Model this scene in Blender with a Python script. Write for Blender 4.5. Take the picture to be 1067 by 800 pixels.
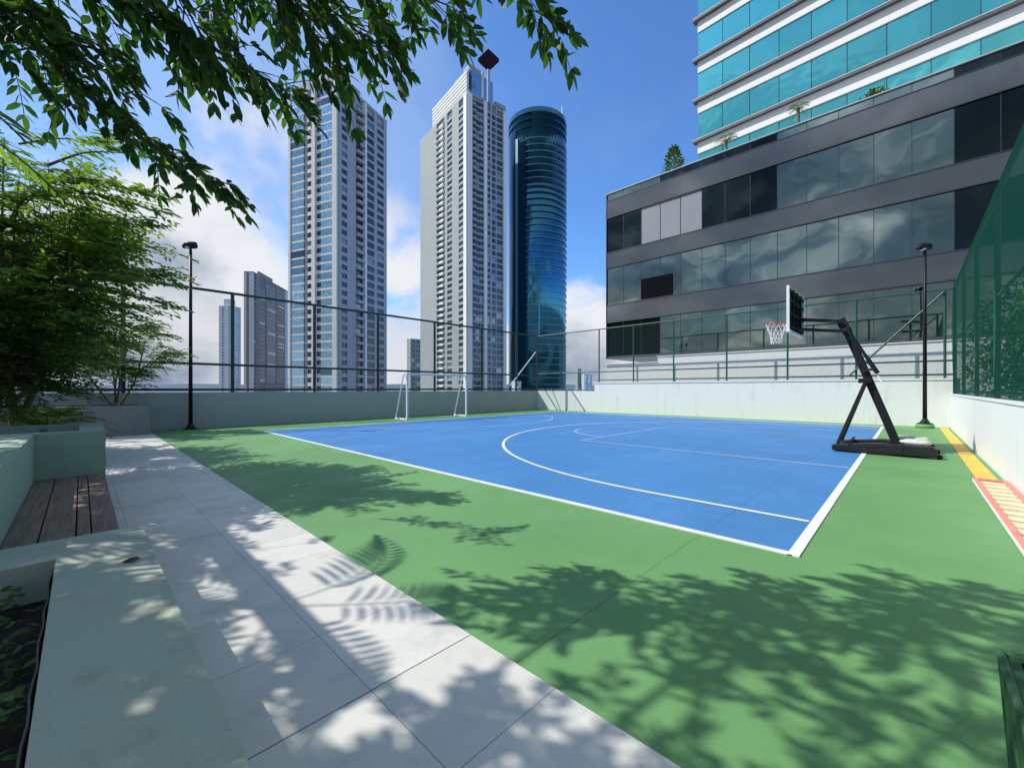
import bpy, bmesh, math, random
import numpy as np
from mathutils import Vector, Matrix, noise as mnoise
random.seed(7); rng = np.random.default_rng(7)
R = math.radians
for o in list(bpy.data.objects): bpy.data.objects.remove(o)
scn = bpy.context.scene
col = scn.collection

# ------------------------------------------------------------------ camera
YAW = R(43.85); EYE = 1.4; FPX = 431.0
cd = bpy.data.cameras.new("camera"); cam = bpy.data.objects.new("camera", cd); col.objects.link(cam)
cam.location = (0, 0, EYE); cam.rotation_euler = (R(90), 0, YAW)
cd.sensor_width = 36; cd.lens = FPX/1067*36; cd.shift_y = 5/1067; cd.clip_start = .05; cd.clip_end = 30000
scn.camera = cam
# ------------------------------------------------------------------ light
SUN = Vector((-.80, -.62, 1.0)).normalized()
EL = math.asin(SUN.z); AZ = math.atan2(SUN.x, SUN.y)
sl = bpy.data.lights.new("sun", 'SUN'); sl.energy = 4.9; sl.angle = R(.5); sl.color = (1, .955, .88)
so = bpy.data.objects.new("sun", sl); col.objects.link(so)
so.rotation_euler = SUN.to_track_quat('Z', 'Y').to_euler(); so.location = SUN*60
scn.view_settings.view_transform = 'Standard'; scn.view_settings.look = 'None'
scn.view_settings.exposure = 0.0; scn.view_settings.gamma = 1.0; scn.view_settings.use_curve_mapping = False

def cam_dir(px, py):
    r = (px-533.5)/FPX; z = (405-py)/FPX
    v = Vector((r*math.cos(YAW)-math.sin(YAW), r*math.sin(YAW)+math.cos(YAW), z))
    return v.normalized()

class NT:
    def __init__(s, tree): s.t = tree; s.n = tree.nodes; s.l = tree.links
    def add(s, typ, **kw):
        n = s.n.new(typ)
        for k, v in kw.items():
            if k.startswith('i_'): n.inputs[k[2:].replace('_', ' ')].default_value = v
            else: setattr(n, k, v)
        return n
    def link(s, a, b): s.l.new(a, b)
    def math(s, op, a, b=None, c=None, clamp=False):
        n = s.n.new('ShaderNodeMath'); n.operation = op; n.use_clamp = clamp
        for i, v in enumerate((a, b, c)):
            if v is None: continue
            if hasattr(v, 'links') or hasattr(v, 'is_linked'): s.link(v, n.inputs[i])
            else: n.inputs[i].default_value = v
        return n.outputs[0]
    def mix(s, f, a, b, mode='MIX'):
        n = s.n.new('ShaderNodeMix'); n.data_type = 'RGBA'; n.blend_type = mode
        for k, v in ((0, f), (6, a), (7, b)):
            if hasattr(v, 'is_linked'): s.link(v, n.inputs[k])
            else: n.inputs[k].default_value = v
        return n.outputs[2]
    def ramp(s, f, stops):
        n = s.n.new('ShaderNodeValToRGB'); e = n.color_ramp.elements
        while len(e) < len(stops): e.new(.5)
        for i, (p, c) in enumerate(stops): e[i].position = p; e[i].color = c
        if f is not None: s.link(f, n.inputs[0])
        return n.outputs[0]
    def sstep(s, v, a, b):
        n = s.n.new('ShaderNodeMapRange'); n.interpolation_type = 'SMOOTHSTEP'
        s.link(v, n.inputs[0]); n.inputs[1].default_value = a; n.inputs[2].default_value = b
        return n.outputs[0]

def c4(r, g, b): return (r, g, b, 1)

# ------------------------------------------------------------------ world: Nishita sky with clouds set by direction
w = bpy.data.worlds.new("World"); scn.world = w; w.use_nodes = True
T = NT(w.node_tree); T.n.clear()
out = T.add('ShaderNodeOutputWorld'); bg = T.add('ShaderNodeBackground'); bg.inputs[1].default_value = .08
sky = T.add('ShaderNodeTexSky'); sky.sky_type = 'NISHITA'; sky.sun_disc = False
sky.sun_elevation = EL; sky.sun_rotation = AZ % (2*math.pi); sky.air_density = 1.0; sky.dust_density = .4; sky.ozone_density = 2.2
tc = T.add('ShaderNodeTexCoord'); sp = T.add('ShaderNodeSeparateXYZ'); T.link(tc.outputs['Generated'], sp.inputs[0])
X, Y, Z = sp.outputs
zz = T.math('ADD', T.math('MAXIMUM', Z, 0.0), .22)
cv = T.add('ShaderNodeCombineXYZ'); T.link(T.math('DIVIDE', X, zz), cv.inputs[0]); T.link(T.math('DIVIDE', Y, zz), cv.inputs[1])
n1 = T.add('ShaderNodeTexNoise'); n1.inputs['Scale'].default_value = 1.15; n1.inputs['Detail'].default_value = 9; n1.inputs['Roughness'].default_value = .56; n1.inputs['Distortion'].default_value = .35
T.link(cv.outputs[0], n1.inputs['Vector'])
n2 = T.add('ShaderNodeTexNoise'); n2.inputs['Scale'].default_value = 5.0; n2.inputs['Detail'].default_value = 8; n2.inputs['Roughness'].default_value = .6
T.link(tc.outputs['Generated'], n2.inputs['Vector'])
n3 = T.add('ShaderNodeTexNoise'); n3.inputs['Scale'].default_value = 2.6; n3.inputs['Detail'].default_value = 6
mp = T.add('ShaderNodeMapping'); mp.inputs['Location'].default_value = (3.1, 1.7, .4); mp.inputs['Scale'].default_value = (1, 1, 2.4)
T.link(tc.outputs['Generated'], mp.inputs[0]); T.link(mp.outputs[0], n3.inputs['Vector'])
def lobe(px, py, a, b):
    d = cam_dir(px, py); vm = T.add('ShaderNodeVectorMath', operation='DOT_PRODUCT'); vm.inputs[1].default_value = d
    nrm = T.add('ShaderNodeVectorMath', operation='NORMALIZE'); T.link(tc.outputs['Generated'], nrm.inputs[0]); T.link(nrm.outputs[0], vm.inputs[0])
    return T.sstep(vm.outputs['Value'], math.cos(R(a)), math.cos(R(b)))
behind = T.add('ShaderNodeVectorMath', operation='DOT_PRODUCT'); behind.inputs[1].default_value = (-.25, -.95, .2); T.link(tc.outputs['Generated'], behind.inputs[0])
bmask = T.sstep(behind.outputs['Value'], .2, .75)
low = T.math('SUBTRACT', 1.0, T.sstep(Z, .02, .34))
cov = T.math('MULTIPLY', low, .19)
cov = T.math('ADD', cov, T.math('MULTIPLY', lobe(250, 230, 16, 3), .06))
cov = T.math('ADD', cov, T.math('MULTIPLY', lobe(170, 310, 15, 4), .24))
cov = T.math('ADD', cov, T.math('MULTIPLY', lobe(420, 250, 9, 2), .22))
cov = T.math('ADD', cov, T.math('MULTIPLY', lobe(610, 330, 9, 2), .20))
cov = T.math('ADD', cov, T.math('MULTIPLY', bmask, .05))
cov = T.math('SUBTRACT', cov, T.math('MULTIPLY', lobe(620, 60, 36, 8), .12))
d1 = T.math('ADD', T.math('MULTIPLY', n1.outputs['Fac'], .55), T.math('MULTIPLY', n2.outputs['Fac'], .45))
dens = T.sstep(T.math('ADD', d1, cov), .56, .72)
shade = T.sstep(T.math('ADD', T.math('ADD', n3.outputs['Fac'], T.math('MULTIPLY', T.math('MAXIMUM', T.math('MAXIMUM', lobe(150, 335, 11, 4), T.math('MULTIPLY', bmask, .6)), lobe(605, 375, 7, 2)), .27)), T.math('MULTIPLY', n2.outputs['Fac'], .55)), .80, 1.22)
ccol = T.mix(shade, c4(10.6, 10.9, 11.4), c4(3.0, 4.0, 5.8))
# thin high haze
skyc = T.mix(1.0, sky.outputs[0], c4(1.35, 2.05, 2.85), 'MULTIPLY')
veil = T.math('MULTIPLY', T.sstep(T.math('ADD', n1.outputs['Fac'], T.math('MULTIPLY', lobe(200, 180, 34, 5), .26)), .45, .85), .45)
skyc = T.mix(veil, skyc, c4(6.2, 7.6, 9.6))
fin = T.mix(dens, skyc, ccol)
n4 = T.add('ShaderNodeTexNoise'); n4.inputs['Scale'].default_value = 4.6; n4.inputs['Detail'].default_value = 10; n4.inputs['Roughness'].default_value = .58; n4.inputs['Distortion'].default_value = .7
mp4 = T.add('ShaderNodeMapping'); mp4.inputs['Scale'].default_value = (1, 1, 2.2); mp4.inputs['Location'].default_value = (.7, 2.3, 1.1); T.link(tc.outputs['Generated'], mp4.inputs[0]); T.link(mp4.outputs[0], n4.inputs['Vector'])
bank = T.ramp(n4.outputs['Fac'], [(.38, c4(1.1, 1.7, 2.0)), (.49, c4(2.8, 3.7, 3.9)), (.57, c4(7.5, 8.2, 8.3)), (.66, c4(14.5, 14.6, 14.0))])
bf = T.math('MULTIPLY', bmask, T.math('SUBTRACT', 1.0, T.sstep(Z, .38, .7)))
fin = T.mix(T.math('MULTIPLY', bf, .88), fin, bank)
fin = T.mix(T.math('MULTIPLY', T.sstep(Z, .70, .92), .6), fin, c4(7.0, 7.2, 7.0))   # even pale veil overhead, added out of view to make shade less blue
T.link(fin, bg.inputs[0]); T.link(bg.outputs[0], out.inputs[0])

# ------------------------------------------------------------------ helpers
def W(r, d, z=0.0):
    return Vector((r*math.cos(YAW)-d*math.sin(YAW), r*math.sin(YAW)+d*math.cos(YAW), z))
def PD(px, py, d):                                   # a place at depth d
    return W((px-533.5)/FPX*d, d, EYE+(405-py)/FPX*d)

def tag(o, label=None, cat=None, group=None, kind=None):
    if label: o['label'] = label
    if cat: o['category'] = cat
    if group: o['group'] = group
    if kind: o['kind'] = kind
    return o

def empty(name, loc, label, cat, group=None, rz=0):
    o = bpy.data.objects.new(name, None); col.objects.link(o); o.location = loc; o.rotation_euler = (0, 0, rz)
    o.empty_display_size = .2
    return tag(o, label, cat, group)

class MB:
    def __init__(s): s.v = []; s.f = []; s.m = []; s.sm = []
    def _add(s, vs, fs, mi=0, smooth=False):
        b = len(s.v); s.v += [tuple(v) for v in vs]
        for f in fs: s.f.append([b+i for i in f]); s.m.append(mi); s.sm.append(smooth)
    def box(s, x0, x1, y0, y1, z0, z1, mi=0):
        vs = [(x0,y0,z0),(x1,y0,z0),(x1,y1,z0),(x0,y1,z0),(x0,y0,z1),(x1,y0,z1),(x1,y1,z1),(x0,y1,z1)]
        s._add(vs, [(0,3,2,1),(4,5,6,7),(0,1,5,4),(1,2,6,5),(2,3,7,6),(3,0,4,7)], mi); return s
    def obox(s, o, ux, uy, uz, a, b, c, mi=0):       # oriented box: ranges a,b,c along ux,uy,uz from o
        vs = [o+ux*i+uy*j+uz*k for k in c for (i, j) in ((a[0],b[0]),(a[1],b[0]),(a[1],b[1]),(a[0],b[1]))]
        s._add(vs, [(0,3,2,1),(4,5,6,7),(0,1,5,4),(1,2,6,5),(2,3,7,6),(3,0,4,7)], mi); return s
    def poly(s, pts, mi=0): s._add(pts, [tuple(range(len(pts)))], mi); return s
    def prism(s, pts, z0, z1, mi=0):
        n = len(pts); vs = [(p[0],p[1],z0) for p in pts]+[(p[0],p[1],z1) for p in pts]
        fs = [tuple(range(n))[::-1], tuple(range(n, 2*n))]+[(i,(i+1)%n,n+(i+1)%n,n+i) for i in range(n)]
        s._add(vs, fs, mi); return s
    def tube(s, pts, r, n=8, mi=0, cap=True):
        pts = [Vector(p) for p in pts]; k = len(pts)
        rr = r if hasattr(r, '__len__') else [r]*k
        vs = []; up = None
        for i, p in enumerate(pts):
            t = (pts[min(i+1,k-1)]-pts[max(i-1,0)]).normalized()
            if up is None: up = Vector((0,0,1)) if abs(t.z) < .9 else Vector((1,0,0))
            a = t.cross(up).normalized(); b = a.cross(t).normalized(); up = b
            for j in range(n):
                q = 2*math.pi*j/n; vs.append(p+(a*math.cos(q)+b*math.sin(q))*rr[i])
        fs = [(i*n+j, i*n+(j+1)%n, (i+1)*n+(j+1)%n, (i+1)*n+j) for i in range(k-1) for j in range(n)]
        s._add(vs, fs, mi, True)
        if cap: s._add(vs[:n], [tuple(range(n))], mi); s._add(vs[-n:], [tuple(range(n))[::-1]], mi)
        return s
    def bar(s, p, q, w, h=None, mi=0, up=Vector((0,0,1))):      # rectangular bar
        p = Vector(p); q = Vector(q); h = h or w; t = (q-p); L = t.length; t.normalize()
        a = t.cross(up)
        if a.length < .01: a = t.cross(Vector((1,0,0)))
        a.normalize(); b = a.cross(t)
        return s.obox(p, t, a, b, (0,L), (-w/2,w/2), (-h/2,h/2), mi)
    def lathe(s, c, prof, n=24, mi=0):
        c = Vector(c); k = len(prof); vs = []
        for (r, z) in prof:
            for j in range(n): q = 2*math.pi*j/n; vs.append(c+Vector((r*math.cos(q), r*math.sin(q), z)))
        fs = [(i*n+j, i*n+(j+1)%n, (i+1)*n+(j+1)%n, (i+1)*n+j) for i in range(k-1) for j in range(n)]
        fs += [tuple(range(n))[::-1], tuple(range((k-1)*n, k*n))]
        s._add(vs, fs, mi, True); return s
    def build(s, name, mats, parent=None, bevel=0, kind=None, seg=2):
        me = bpy.data.meshes.new(name); me.from_pydata(s.v, [], s.f); me.update()
        if not hasattr(mats, '__len__'): mats = [mats]
        for m in mats: me.materials.append(m)
        me.polygons.foreach_set('material_index', s.m); me.polygons.foreach_set('use_smooth', s.sm)
        o = bpy.data.objects.new(name, me); col.objects.link(o)
        if parent:
            o.parent = parent
            # geometry is written in world coordinates: bring it under the parent's frame
            if parent.type == 'EMPTY' or parent.parent:
                M = world_of(parent).inverted(); me.transform(M)
        if bevel:
            b = o.modifiers.new('bevel', 'BEVEL'); b.width = bevel; b.segments = seg; b.limit_method = 'ANGLE'; b.angle_limit = R(40)
        if kind: o['kind'] = kind
        return o
def world_of(o):
    M = Matrix.Identity(4)
    while o is not None:
        L = Matrix.Translation(o.location) @ o.rotation_euler.to_matrix().to_4x4() @ Matrix.Diagonal((*o.scale, 1))
        M = L @ M; o = o.parent
    return M

# ------------------------------------------------------------------ materials
def mat(name, base, rough=.6, metal=0, spec=.5, var=.12, vscale=3., bump=0, bscale=60, coat=0, coord='Object', tint=None, stain=0, sscale=1.3, emission=None):
    m = bpy.data.materials.new(name); m.use_nodes = True; t = NT(m.node_tree); bs = t.n['Principled BSDF']
    tcn = t.add('ShaderNodeTexCoord'); 
    n = t.add('ShaderNodeTexNoise'); n.inputs['Scale'].default_value = vscale; n.inputs['Detail'].default_value = 6; n.inputs['Roughness'].default_value = .6
    t.link(tcn.outputs[coord], n.inputs['Vector'])
    dk = [c*(1-var) for c in base]; lt = [min(1, c*(1+var)) for c in base]
    if tint: lt = list(tint)
    c = t.ramp(n.outputs['Fac'], [(.3, c4(*dk)), (.7, c4(*lt))])
    if stain:
        n2_ = t.add('ShaderNodeTexNoise'); n2_.inputs['Scale'].default_value = sscale; n2_.inputs['Detail'].default_value = 9; n2_.inputs['Roughness'].default_value = .68
        t.link(tcn.outputs[coord], n2_.inputs['Vector'])
        f = t.math('MULTIPLY', t.sstep(n2_.outputs['Fac'], .5, .72), stain)
        c = t.mix(f, c, c4(*[x*.45 for x in base]))
    t.link(c, bs.inputs['Base Color'])
    bs.inputs['Roughness'].default_value = rough; bs.inputs['Metallic'].default_value = metal
    bs.inputs['Specular IOR Level'].default_value = spec; bs.inputs['Coat Weight'].default_value = coat; bs.inputs['Coat Roughness'].default_value = .08
    if bump:
        nb = t.add('ShaderNodeTexNoise'); nb.inputs['Scale'].default_value = bscale; nb.inputs['Detail'].default_value = 5
        t.link(tcn.outputs[coord], nb.inputs['Vector'])
        b = t.add('ShaderNodeBump'); b.inputs['Strength'].default_value = bump; b.inputs['Distance'].default_value = .01
        t.link(nb.outputs['Fac'], b.inputs['Height']); t.link(b.outputs[0], bs.inputs['Normal'])
    return m

def court_mat(name, base, jx=None):
    m = bpy.data.materials.new(name); m.use_nodes = True; t = NT(m.node_tree); bs = t.n['Principled BSDF']
    tcn = t.add('ShaderNodeTexCoord'); co = tcn.outputs['Object']
    def nz(sc, det=6, ro=.6, stretch=None):
        n = t.add('ShaderNodeTexNoise'); n.inputs['Scale'].default_value = sc; n.inputs['Detail'].default_value = det; n.inputs['Roughness'].default_value = ro
        if stretch:
            mpp = t.add('ShaderNodeMapping'); mpp.inputs['Scale'].default_value = stretch; t.link(co, mpp.inputs[0]); t.link(mpp.outputs[0], n.inputs['Vector'])
        else: t.link(co, n.inputs['Vector'])
        return n.outputs['Fac']
    a = t.ramp(nz(.45, 5), [(.3, c4(*[x*.86 for x in base])), (.7, c4(*[x*1.1 for x in base]))])
    b = t.mix(t.math('MULTIPLY', t.sstep(nz(1.1, 8, .65, (1, .35, 1)), .52, .75), .5), a, c4(*[min(1, x*1.15+.035) for x in base]))
    c = t.mix(t.math('MULTIPLY', t.sstep(nz(2.6, 10, .7), .54, .74), .4), b, c4(*[x*.7 for x in base]))
    d = t.mix(t.math('MULTIPLY', t.sstep(nz(60, 4, .7), .45, .72), .4), c, c4(*[x*.75 for x in base]))
    # scuffs: thin dark dry smears
    sc = t.sstep(nz(1.7, 10, .8, (.5, 3.2, 1)), .66, .78)
    d = t.mix(t.math('MULTIPLY', sc, .45), d, c4(*[x*.55 for x in base]))
    if jx is not None:
        s = t.add('ShaderNodeSeparateXYZ'); t.link(co, s.inputs[0]); f = None
        for x in jx:
            q = t.math('LESS_THAN', t.math('ABSOLUTE', t.math('SUBTRACT', s.outputs[0], x)), .0035)
            f = q if f is None else t.math('MAXIMUM', f, q)
        d = t.mix(t.math('MULTIPLY', f, .6), d, c4(*[x*.25 for x in base]))
    t.link(d, bs.inputs['Base Color'])
    rr = t.ramp(nz(1.5, 6), [(.3, c4(.5,.5,.5)), (.7, c4(.72,.72,.72))]); t.link(rr, bs.inputs['Roughness'])
    bs.inputs['Specular IOR Level'].default_value = .35
    bp = t.add('ShaderNodeBump'); bp.inputs['Strength'].default_value = .22; bp.inputs['Distance'].default_value = .004
    t.link(nz(240, 2), bp.inputs['Height']); t.link(bp.outputs[0], bs.inputs['Normal'])
    return m

def tile_mat():
    m = bpy.data.materials.new('pale_tile'); m.use_nodes = True; t = NT(m.node_tree); bs = t.n['Principled BSDF']
    tcn = t.add('ShaderNodeTexCoord'); co = tcn.outputs['Object']; s = t.add('ShaderNodeSeparateXYZ'); t.link(co, s.inputs[0])
    def joint(v, off, per, wd):
        q = t.math('ABSOLUTE', t.math('SUBTRACT', t.math('FRACT', t.math('DIVIDE', t.math('SUBTRACT', v, off), per)), .5))
        return t.math('GREATER_THAN', q, .5-wd/per)
    jy = joint(s.outputs[1], .32, .6, .0022); jx = joint(s.outputs[0], -1.78, .6, .0022)
    jw = joint(s.outputs[0], -1.78, 3.0, .0042)
    jf = t.math('MAXIMUM', t.math('MULTIPLY', t.math('MAXIMUM', jy, jx), .7), t.math('MULTIPLY', jw, .85))
    # tone of each tile
    fx = t.math('FLOOR', t.math('DIVIDE', t.math('ADD', s.outputs[0], 1.78), .6)); fy = t.math('FLOOR', t.math('DIVIDE', t.math('SUBTRACT', s.outputs[1], .32), .6))
    cvv = t.add('ShaderNodeCombineXYZ'); t.link(fx, cvv.inputs[0]); t.link(fy, cvv.inputs[1])
    wn = t.add('ShaderNodeTexWhiteNoise'); t.link(cvv.outputs[0], wn.inputs[0])
    base = t.ramp(wn.outputs[0], [(0, c4(.60,.59,.54)), (1, c4(.70,.69,.64))])
    n = t.add('ShaderNodeTexNoise'); n.inputs['Scale'].default_value = 2.2; n.inputs['Detail'].default_value = 10; n.inputs['Roughness'].default_value = .7; t.link(co, n.inputs['Vector'])
    c = t.mix(t.math('MULTIPLY', t.sstep(n.outputs['Fac'], .46, .72), .6), base, c4(.40,.40,.37))
    n5 = t.add('ShaderNodeTexNoise'); n5.inputs['Scale'].default_value = 180; n5.inputs['Detail'].default_value = 3; t.link(co, n5.inputs['Vector'])
    c = t.mix(t.math('MULTIPLY', t.sstep(n5.outputs['Fac'], .5, .7), .12), c, c4(.3,.3,.3))
    c = t.mix(jf, c, c4(.10,.10,.095)); t.link(c, bs.inputs['Base Color'])
    bs.inputs['Roughness'].default_value = .5
    return m

def wall_mat(name, base, streak=.35, pore=.15):
    m = bpy.data.materials.new(name); m.use_nodes = True; t = NT(m.node_tree); bs = t.n['Principled BSDF']
    tcn = t.add('ShaderNodeTexCoord'); co = tcn.outputs['Object']
    mpp = t.add('ShaderNodeMapping'); mpp.inputs['Scale'].default_value = (3, 3, .35); t.link(co, mpp.inputs[0])
    n = t.add('ShaderNodeTexNoise'); n.inputs['Scale'].default_value = 1.6; n.inputs['Detail'].default_value = 8; n.inputs['Roughness'].default_value = .65; t.link(mpp.outputs[0], n.inputs['Vector'])
    n2_ = t.add('ShaderNodeTexNoise'); n2_.inputs['Scale'].default_value = 2.5; n2_.inputs['Detail'].default_value = 9; n2_.inputs['Roughness'].default_value = .7; t.link(co, n2_.inputs['Vector'])
    n3_ = t.add('ShaderNodeTexNoise'); n3_.inputs['Scale'].default_value = 90; n3_.inputs['Detail'].default_value = 3; t.link(co, n3_.inputs['Vector'])
    c = t.mix(t.math('MULTIPLY', t.sstep(n.outputs['Fac'], .5, .78), streak), c4(*base), c4(*[x*.6 for x in base]))
    c = t.mix(t.math('MULTIPLY', t.sstep(n2_.outputs['Fac'], .52, .8), streak*.6), c, c4(*[x*.72 for x in base]))
    c = t.mix(t.math('MULTIPLY', t.sstep(n3_.outputs['Fac'], .5, .75), pore), c, c4(*[x*.6 for x in base]))
    t.link(c, bs.inputs['Base Color']); bs.inputs['Roughness'].default_value = .75
    bp = t.add('ShaderNodeBump'); bp.inputs['Strength'].default_value = .15; bp.inputs['Distance'].default_value = .01
    t.link(n3_.outputs['Fac'], bp.inputs['Height']); t.link(bp.outputs[0], bs.inputs['Normal'])
    return m

def glass_mat(name, base, metal=1, rough=.04, wav=.02, wscale=.6, var=.2, patch=0, pcol=(.02,.03,.035)):
    m = bpy.data.materials.new(name); m.use_nodes = True; t = NT(m.node_tree); bs = t.n['Principled BSDF']
    tcn = t.add('ShaderNodeTexCoord'); oi = t.add('ShaderNodeObjectInfo'); geo = t.add('ShaderNodeNewGeometry')
    rr = geo.outputs['Random Per Island']
    rs = t.math('FRACT', t.math('ADD', rr, oi.outputs['Random']))
    c = t.ramp(rs, [(0, c4(*[x*(1-var*1.2) for x in base])), (1, c4(*[min(1, x*(1+var)) for x in base]))])
    if patch:
        c = t.mix(t.math('GREATER_THAN', rs, 1-patch), c, c4(*pcol))
    t.link(c, bs.inputs['Base Color']); bs.inputs['Metallic'].default_value = metal; bs.inputs['Roughness'].default_value = rough
    bs.inputs['Specular IOR Level'].default_value = .8
    n = t.add('ShaderNodeTexNoise'); n.inputs['Scale'].default_value = wscale; n.inputs['Detail'].default_value = 2; t.link(tcn.outputs['Object'], n.inputs['Vector'])
    b = t.add('ShaderNodeBump'); b.inputs['Strength'].default_value = 1; b.inputs['Distance'].default_value = wav
    t.link(n.outputs['Fac'], b.inputs['Height']); t.link(b.outputs[0], bs.inputs['Normal'])
    return m

def leaf_mat(name, dark, light, trans=.35, rough=.45):
    m = bpy.data.materials.new(name); m.use_nodes = True; t = NT(m.node_tree); bs = t.n['Principled BSDF']; o = t.n['Material Output']
    geo = t.add('ShaderNodeNewGeometry')
    c = t.ramp(geo.outputs['Random Per Island'], [(0, c4(*dark)), (.8, c4(*light)), (1, c4(light[0]*1.5, light[1]*1.25, light[2]))])
    t.link(c, bs.inputs['Base Color']); bs.inputs['Roughness'].default_value = rough; bs.inputs['Specular IOR Level'].default_value = .4
    tr = t.add('ShaderNodeBsdfTranslucent'); t.link(t.mix(1.0, c, c4(1.5, 1.6, .6), 'MULTIPLY'), tr.inputs[0])
    mx = t.add('ShaderNodeMixShader'); mx.inputs[0].default_value = trans
    t.link(bs.outputs[0], mx.inputs[1]); t.link(tr.outputs[0], mx.inputs[2]); t.link(mx.outputs[0], o.inputs[0])
    return m

def net_mat(name, colr, dens):
    m = bpy.data.materials.new(name); m.use_nodes = True; t = NT(m.node_tree); bs = t.n['Principled BSDF']; o = t.n['Material Output']
    tcn = t.add('ShaderNodeTexCoord'); n = t.add('ShaderNodeTexNoise'); n.inputs['Scale'].default_value = 1.8; n.inputs['Detail'].default_value = 5
    mpp = t.add('ShaderNodeMapping'); mpp.inputs['Scale'].default_value = (3, 3, .5); t.link(tcn.outputs['Object'], mpp.inputs[0]); t.link(mpp.outputs[0], n.inputs['Vector'])
    bs.inputs['Base Color'].default_value = c4(*colr); bs.inputs['Roughness'].default_value = .9; bs.inputs['Specular IOR Level'].default_value = .05
    tr = t.add('ShaderNodeBsdfTransparent'); mx = t.add('ShaderNodeMixShader')
    f = t.ramp(n.outputs['Fac'], [(.3, c4(dens*.93, dens*.93, dens*.93)), (.7, c4(min(1, dens*1.06), min(1, dens*1.06), min(1, dens*1.06)))])
    t.link(f, mx.inputs[0]); t.link(tr.outputs[0], mx.inputs[1]); t.link(bs.outputs[0], mx.inputs[2]); t.link(mx.outputs[0], o.inputs[0])
    return m

M = {}
M['green'] = court_mat('green_court_paint', (.14, .315, .115), jx=(-1.45, -7.45, -13.45))
M['blue'] = court_mat('blue_court_paint', (.06, .215, .49), jx=(-1.45, -7.45, -13.45))
M['line'] = mat('white_line_paint', (.74, .75, .76), .6, var=.08, vscale=4, stain=.25, sscale=3)
M['linedim'] = mat('thin_white_line_paint', (.40, .50, .66), .6, var=.12, vscale=5)
M['yellow'] = mat('yellow_paint', (.78, .47, .07), .6, var=.15, vscale=2.5, stain=.35, sscale=3)
M['tile'] = tile_mat()
M['white_wall'] = wall_mat('white_painted_wall', (.72, .74, .71), .42, .1)
M['grey_wall'] = wall_mat('parapet_paint_shade_in_colour', (.41, .415, .37), .3)  # white paint greyed in its base colour to hold the wall's shade
M['podium'] = wall_mat('weathered_white_wall', (.74, .75, .73), .35, .18)
M['ledge'] = wall_mat('pale_green_grey_concrete', (.43, .475, .37), .55, .35)
M['mint'] = wall_mat('mint_concrete', (.31, .42, .335), .4, .3)
M['planter_grey'] = wall_mat('grey_planter_plaster', (.24, .25, .24), .3)  # base colour lowered to hold the shade of the trees
M['black'] = mat('black_powder_coat', (.010, .011, .013), .5, var=.3, spec=.3)
M['blackplastic'] = mat('black_plastic', (.014, .014, .018), .42, spec=.4, var=.3, vscale=6)
M['greenpole'] = mat('dark_green_paint', (.016, .085, .06), .4, var=.3, vscale=4)
M['darkpole'] = mat('dark_teal_paint', (.012, .035, .035), .42, var=.3, vscale=4)
M['whitemetal'] = mat('white_enamel', (.78, .8, .8), .4, var=.06)
M['red'] = mat('red_enamel', (.55, .06, .045), .4, var=.15)
M['redpaint'] = mat('worn_red_paint', (.72, .24, .19), .6, var=.18, vscale=9, stain=.3, sscale=6)
M['cream'] = mat('cream_slat', (.66, .58, .38), .6, var=.15, vscale=8, stain=.3, sscale=9)
M['netwhite'] = mat('white_cord', (.8, .8, .78), .8, var=.05)
M['sandbag'] = mat('white_sandbag', (.52, .54, .50), .8, var=.15, vscale=14, bump=.5, bscale=25)
M['soil'] = mat('dark_soil', (.022, .017, .012), .9, var=.5, vscale=14, bump=1, bscale=40)
M['bark'] = mat('grey_bark', (.12, .10, .08), .85, var=.4, vscale=14, bump=.8, bscale=40)
M['glassgreen'] = glass_mat('grey_green_reflective_glass', (.29, .345, .33), 1, .03, .03, .3, var=.025)
M['darkglass'] = glass_mat('dark_tinted_glass', (.045, .06, .065), 1, .05, .02, .4)
M['hole'] = mat('painted_interior_shade', (.006, .007, .008), .8, var=.2, spec=.03)  # near-black colour put in for the shade inside openings
M['granite'] = mat('dark_grey_granite_cladding', (.175, .178, .192), .09, metal=.75, var=.08, vscale=1.2, spec=.55, stain=.15, sscale=.5)
M['ltpanel'] = mat('pale_grey_panel', (.27, .27, .30), .35, var=.06, vscale=.8)
M['trim'] = mat('pale_edge_trim', (.42, .45, .46), .4, var=.1)
M['mullion'] = mat('dark_mullion', (.03, .035, .037), .4, var=.1)
M['ofwhite'] = wall_mat('white_office_cladding', (.80, .80, .79), .12, .03)
M['slabgrey'] = mat('dark_grey_ledge', (.10, .10, .11), .6, var=.1)  # one even dark grey for the ledges
M['teal'] = glass_mat('teal_glass', (.13, .56, .53), .7, .06, .03, .5, var=.12)
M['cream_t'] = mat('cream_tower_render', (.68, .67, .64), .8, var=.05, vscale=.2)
M['lilac_t'] = mat('pale_grey_tower_render_painted_shade', (.38, .41, .46), .8, var=.05, vscale=.2)  # also painted shade for the right face of the cream tower
M['grey_t'] = mat('grey_green_tower_render', (.33, .375, .38), .8, var=.05, vscale=.2)
M['white_t'] = mat('white_tower_render', (.80, .80, .80), .8, var=.04, vscale=.2)
M['brown_t'] = mat('taupe_tower_render', (.30, .27, .27), .8, var=.08, vscale=.2)
M['pale_t'] = mat('pale_tower_render_painted_haze', (.60, .66, .73), .8, var=.04, vscale=.2)  # distance haze is put into this pale colour
M['win_blue'] = glass_mat('blue_bay_glass', (.34, .56, .74), .85, .08, .05, .8, patch=.1, pcol=(.10,.17,.24))
M['win_dark'] = glass_mat('dark_window_glass', (.07, .09, .12), .7, .1, .05, .8, patch=.15, pcol=(.25,.28,.3))
M['win_pale'] = glass_mat('window_glass_painted_haze', (.42, .50, .60), .3, .2, .02, .8)  # low contrast glass colour with the distance haze painted in
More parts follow.
